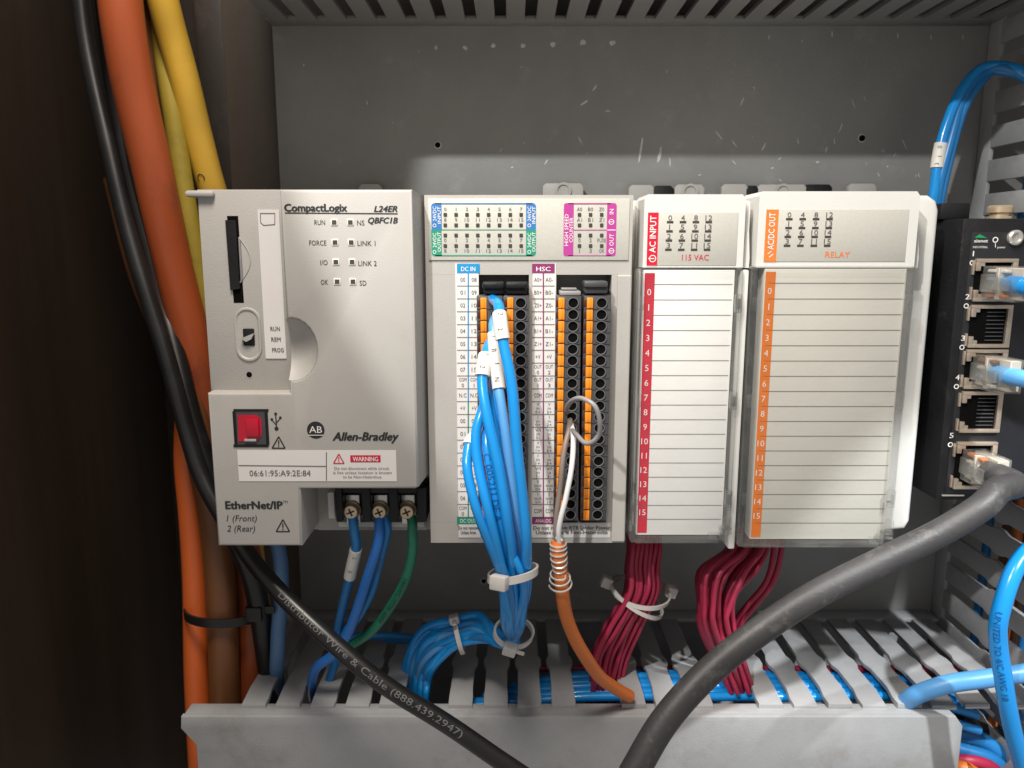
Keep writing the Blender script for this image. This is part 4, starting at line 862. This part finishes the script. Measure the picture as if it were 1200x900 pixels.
tie('white nylon tie around the hanging blue bundle, upper of two', P(601, 672, -111), (.04, .12, 1), 7.8, 7.2, 2.6, R(-118), (2.9, 2.4, 2.4), 0, TIE, 1.8)
tie('white nylon tie at the bottom bend of the blue bundle', P(602, 741, -94), (.25, -.35, 1), 6.6, 6.6, 2.0, R(-100), (2.4, 2.2, 2.2), 3, TIE, 1.2)
tie('white nylon tie on the blue bundle where it runs left into the duct', P(538, 746, -66), (1, .1, .25), 6.4, 6.4, 1.8, R(200), (2.2, 2.0, 2.0), 4, TIE, 0)

# ---- orange cable with shield pigtail
cable('signal_cable', 'thin orange cable hanging from the second terminal pair into the duct', 'cable', [(654, 634, -106), (655, 655, -107), (658, 690, -106), (666, 725, -102), (679, 760, -97), (700, 790, -90), (722, 807, -83), (738, 816, -79)], 2.45, ORANGE)
b = MB(); pa = pathpx([(654, 636, -106), (655, 655, -107), (657, 686, -106.5)], 20); ss = arc(pa); co = []
for k in range(150):
    f_ = k / 149; s = ss[-1] * (f_ ** 1.15); p, t = at_len(pa, ss, s); u = Vector((1, 0, 0)); v = t.cross(u).normalized(); a = f_ * 2 * math.pi * 8.5; rr = 2.75 + .5 * math.sin(f_ * 7) * (f_ > .45) + (f_ > .72) * .9
    co.append(p + u * math.cos(a) * rr + v * math.sin(a) * rr + t * (math.sin(a) * .9))
b.tube(co, .34, 8); b.tube(smooth_path([co[0], P(652, 632, -108), P(655, 626, -107), P(659, 634, -109)], 6), .34, 8); tag(b.build('drain_wire', METAL), 'bare silver drain wire coiled around the thin orange cable', 'wire')
cable('signal_wire', 'white wire rising from the orange cable to the terminals', 'wire', [(656, 640, -107), (655, 622, -109), (657, 606, -110), (663, 585, -110), (668, 560, -109), (671, 530, -107), (672, 508, -104), (669, 497, -97)], .9, WHITEW)
cable('signal_wire', 'taupe wire twisted beside the white signal wire', 'wire', [(653, 640, -106), (652, 624, -107), (653, 600, -107), (656, 570, -106.5), (659, 545, -106), (663, 520, -104), (667, 502, -101), (668, 492, -97)], .95, BROWNW)
cable('jumper_wire', 'grey wire loop joining two neighbouring ports', 'wire', [(665, 484, -96), (664, 478, -103), (670, 470, -111), (682, 467, -116), (696, 475, -119), (703, 492, -119), (702, 508, -117), (694, 518, -115), (684, 518, -112), (674, 508, -107), (668, 500, -97)], .78, GREYW, None, 8)

# ---- dark red wires
for k in range(22):
    q_ = (((k * 7) % 22) + .5) / 22; x = 737 + 38 * q_; j = random.uniform(-1.8, 1.8); dpt = -44 - 27 * ((k * 5) % 22) / 22
    cable('field_wire', 'dark red wire in the tied bundle under the narrow module', 'wire', [(x - 2 + j, 618, dpt + 8), (x - 1, 640, dpt), (x - 4 + j * .4, 665, dpt - 3), (731 + 40 * q_ + j, 695, dpt - 6 + j), (708 + 44 * q_ + j * 2, 735, dpt - 5), (694 + 42 * q_ - j * 2, 768 + j, dpt), (688 + 42 * q_ + j, 800, dpt + 2 + j), (688 + 42 * q_, 828, dpt + 6)], 1.05, RED, 'red wires under the narrow module')
tie('white nylon tie around the red bundle under the narrow module', P(751, 693, -64), (.35, 0, 1), 10.6, 14.5, 1.7, R(12), (2.6, 2.2, 3.2), 0, TIE, 3.0)
tie('second nylon tie crossing just below on the same red bundle', P(745, 699, -63), (.40, 0, 1), 11.4, 14.8, 1.6, R(178), (2.2, 2.2, 3.0), 0, TIE, -1.2)
for k in range(23):
    q_ = (k + .5) / 23; j = random.uniform(-4, 4); dpt = -44 - 28 * ((k * 5) % 23) / 23
    xs = 852 + 52 * q_; bow = 818 + 44 * q_
    cable('field_wire', 'dark red wire fanning down in a loose bow under the wide module', 'wire', [(xs, 622, dpt + 10), (xs + j - 4, 645, dpt), (bow + 26 * (q_ ** 1.3), 668 + j, dpt - 6), (bow, 700 + 4 * j, dpt - 9), (bow + 2 - 3 * q_, 735, dpt - 8), (836 + 36 * q_, 775, dpt - 4 + j), (850 + 34 * q_, 812, dpt)], 1.05, RED, 'red wires under the wide module')
for k in range(2):
    cable('field_wire', 'dark red wire set apart at the right of the loose bow', 'wire', [(915 - 9*k, 618, -54), (916 - 9*k, 645, -58), (907 - 9*k, 680, -60), (885 - 8*k, 708, -60), (866 - 6*k, 735, -58), (862 - 5*k, 770, -56), (872 - 8*k, 810, -52)], 1.2, RED, 'right-hand red wires under the wide module')

# ---- heavy charcoal network cable
J5 = J[4]; J1 = J[0]; J3 = J[2]
PLUGW = mat('plug_white', (.60, .55, .48), .35, var=.10, scale=200)
def plug(t, c, axis, up, L, w_, h_, cols, m=RJ):
    """clear modular plug: c = nose centre in the jack, axis = direction out of the jack, up = latch side"""
    axis = Vector(axis).normalized(); up = Vector(up); up = (up - axis * up.dot(axis)).normalized(); side = axis.cross(up)
    M = Matrix((side, axis, up)).transposed().to_4x4(); M.translation = c
    b = MB(); b.box(-w_/2, w_/2, 0, L, -h_/2, h_/2, .5, 2, M); pg = b.build('plug', m, t)
    b = MB(); b.box(-w_*.26, w_*.26, .5, L * .55, h_/2 + .1, h_/2 + .9, .25, 2, M); b.box(-w_*.18, w_*.18, L * .5, L * .98, h_/2 + .4, h_/2 + 1.6, .25, 2, M); b.build('latch', m, pg)
    for i, cm in enumerate(cols):
        x = -w_ * .36 + w_ * .72 * i / (len(cols) - 1); b = MB(); b.box(x - .55, x + .55, .8, L * .66, h_ * .10, h_ * .36, .25, 1, M); b.build('core', cm, pg)
    b = MB(); b.box(-w_/2 + .5, w_/2 - .5, .5, L - .5, -h_/2 + .5, h_ * .02, .3, 1, M); b.box(-w_/2 + .5, w_/2 - .5, L * .42, L * .5, h_ * .04, h_/2 - .4, .2, 1, M); b.build('plug_filling', PLUGW, pg)
    for i in range(8):
        x = -w_ * .38 + w_ * .76 * i / 7; b = MB(); b.box(x - .18, x + .18, .3, 3.2, -h_/2 - .12, -h_/2 + .4, 0, 1, M); b.build('contact', COPPER, pg, smooth=False)
c5 = Vector(((J5[0] + J5[1]) / 2 - .8, YS - .8, (J5[2] + J5[3]) / 2 + .6))
g = thing('network_cable', 'thick dusty charcoal cable plugged into the bottom switch port and crossing the duct', 'cable', c5)
path = smooth_path([c5 + Vector((0, -9, -.2)), c5 + Vector((.2, -15, -.3)), c5 + Vector((1.8, -21, -1.2)), P(1170, 574, -113), P(1150, 594, -117), P(1100, 625, -118), P(1030, 659, -120), P(950, 700, -123), P(880, 747, -128), P(825, 793, -134), P(778, 846, -141), P(740, 910, -148)], 10)
b = MB(); b.tube(path, 4.6, 22, True, lambda f: 3.8 + .6 * min(1, f * 12)); b.build('jacket', GREYC, g)
plug(g, c5, (.02, -1, -.02), (-1, 0, 0), 14.5, 11.4, 8.6, (ORANGE, WHITEW, PBLUE, WHITEW))
# blue patch cables
c1 = Vector(((J1[0] + J1[1]) / 2 - .5, YS - .8, (J1[2] + J1[3]) / 2 - .9))
g = thing('patch_cable', 'bright blue patch cable in the top switch port', 'cable', c1)
path = smooth_path([c1 + Vector((0, -7.5, 0)), c1 + Vector((.4, -14, -.2)), c1 + Vector((3, -22, -1.0)), c1 + Vector((12, -30, -3)), c1 + Vector((36, -34, -8))], 8)
b = MB(); b.tube(path, 3.0, 18); b.build('jacket', BLUE, g); plug(g, c1, (.03, -1, 0), (-1, 0, 0), 16, 11.6, 8.2, (WHITEW, BLUEL, GREEN, ORANGE))
c3 = Vector(((J3[0] + J3[1]) / 2 - .8, YS - .8, (J3[2] + J3[3]) / 2 - .4))
g = thing('patch_cable', 'paler blue patch cable in the middle switch port', 'cable', c3)
path = smooth_path([c3 + Vector((-.4, -5.5, .2)), c3 + Vector((0, -12, .2)), c3 + Vector((2, -20, .2)), c3 + Vector((10, -28, 0)), c3 + Vector((34, -34, -2))], 8)
b = MB(); b.tube(path, 2.9, 18); b.build('jacket', BLUEL, g); plug(g, c3, (.03, -1, 0), (-1, 0, 0), 15, 11.6, 8.2, (BROWN, WHITEW, BLUEL, WHITEW))

# ---- blue wires at the upper right
for k, (dx, r, lab) in enumerate(((0, 2.1, 'blue wire with white marker rising behind the switch into the upright duct'), (9, 1.9, 'blue wire curving behind the marked one into the upright duct'), (15, 1.6, 'third blue wire at the right of the pair rising to the upright duct'))):
    cable('control_wire', lab, 'wire', [(1091 + dx * .6, 260, -28), (1094 + dx * .7, 225, -30), (1101 + dx * .8, 185, -30), (1110 + dx, 145, -29), (1124 + dx, 108 + k, -27), (1146 + dx * .7, 84 + 2.2 * k, -25), (1168, 77 + 3 * k, -26), (1190, 81 + 3 * k, -30), (1215, 96 + 3*k, -34)], r, BLUED if k else BLUE, None, 7, 14,
          sleeves=[((1096, 199, -30), (1102, 170, -30), 2.6, '310')] if k == 0 else ())
# ---- lower right cables
cable('control_cable', 'bright blue cable with dark printing hanging at the right edge', 'cable', [(1240, 625, -96), (1205, 648, -100), (1182, 680, -104), (1172, 720, -106), (1171, 760, -106), (1176, 800, -106), (1186, 850, -106), (1203, 920, -106)], 3.0, BLUE, None, 8, 18,
      prints=[('UNITED TO 4/C AWG 18', (1171, 716, -106), 2.2, INKB, False, -.1, 1.0)])
cable('control_cable', 'pale blue cable leaving the duct end to the right', 'cable', [(1062, 822, -76), (1080, 812, -81), (1110, 802, -84), (1150, 795, -86), (1215, 788, -88)], 3.5, BLUEL)
for k, (pts, r, m, lab) in enumerate((
    ([(1118, 858, -60), (1150, 868, -62), (1175, 885, -64), (1200, 915, -66)], 3.4, BLUED, 'deep blue cable at the bottom right corner, uppermost'),
    ([(1122, 842, -54), (1150, 855, -52), (1180, 866, -50), (1220, 890, -50)], 3.2, BLACKC, 'black cable between the blue ones at the bottom right corner'),
    ([(1116, 876, -66), (1145, 884, -68), (1170, 896, -70), (1190, 918, -72)], 3.0, BLUED, 'deep blue cable at the bottom right corner, lower'),
    ([(1120, 890, -72), (1140, 892, -74), (1165, 902, -74), (1180, 920, -74)], 2.4, RED, 'red wire peeping at the bottom right corner'),
    ([(1118, 900, -76), (1132, 902, -78), (1150, 912, -78)], 3.0, ORANGE, 'orange cable end at the bottom right corner'),
    ([(1124, 838, -40), (1165, 838, -36), (1215, 850, -34)], 3.0, BLUED, 'dark blue cable behind the loose duct piece'))):
    cable('corner_cable', lab, 'cable', pts, r, m)

for o in bpy.data.objects:
    if '_org' in o: del o['_org']
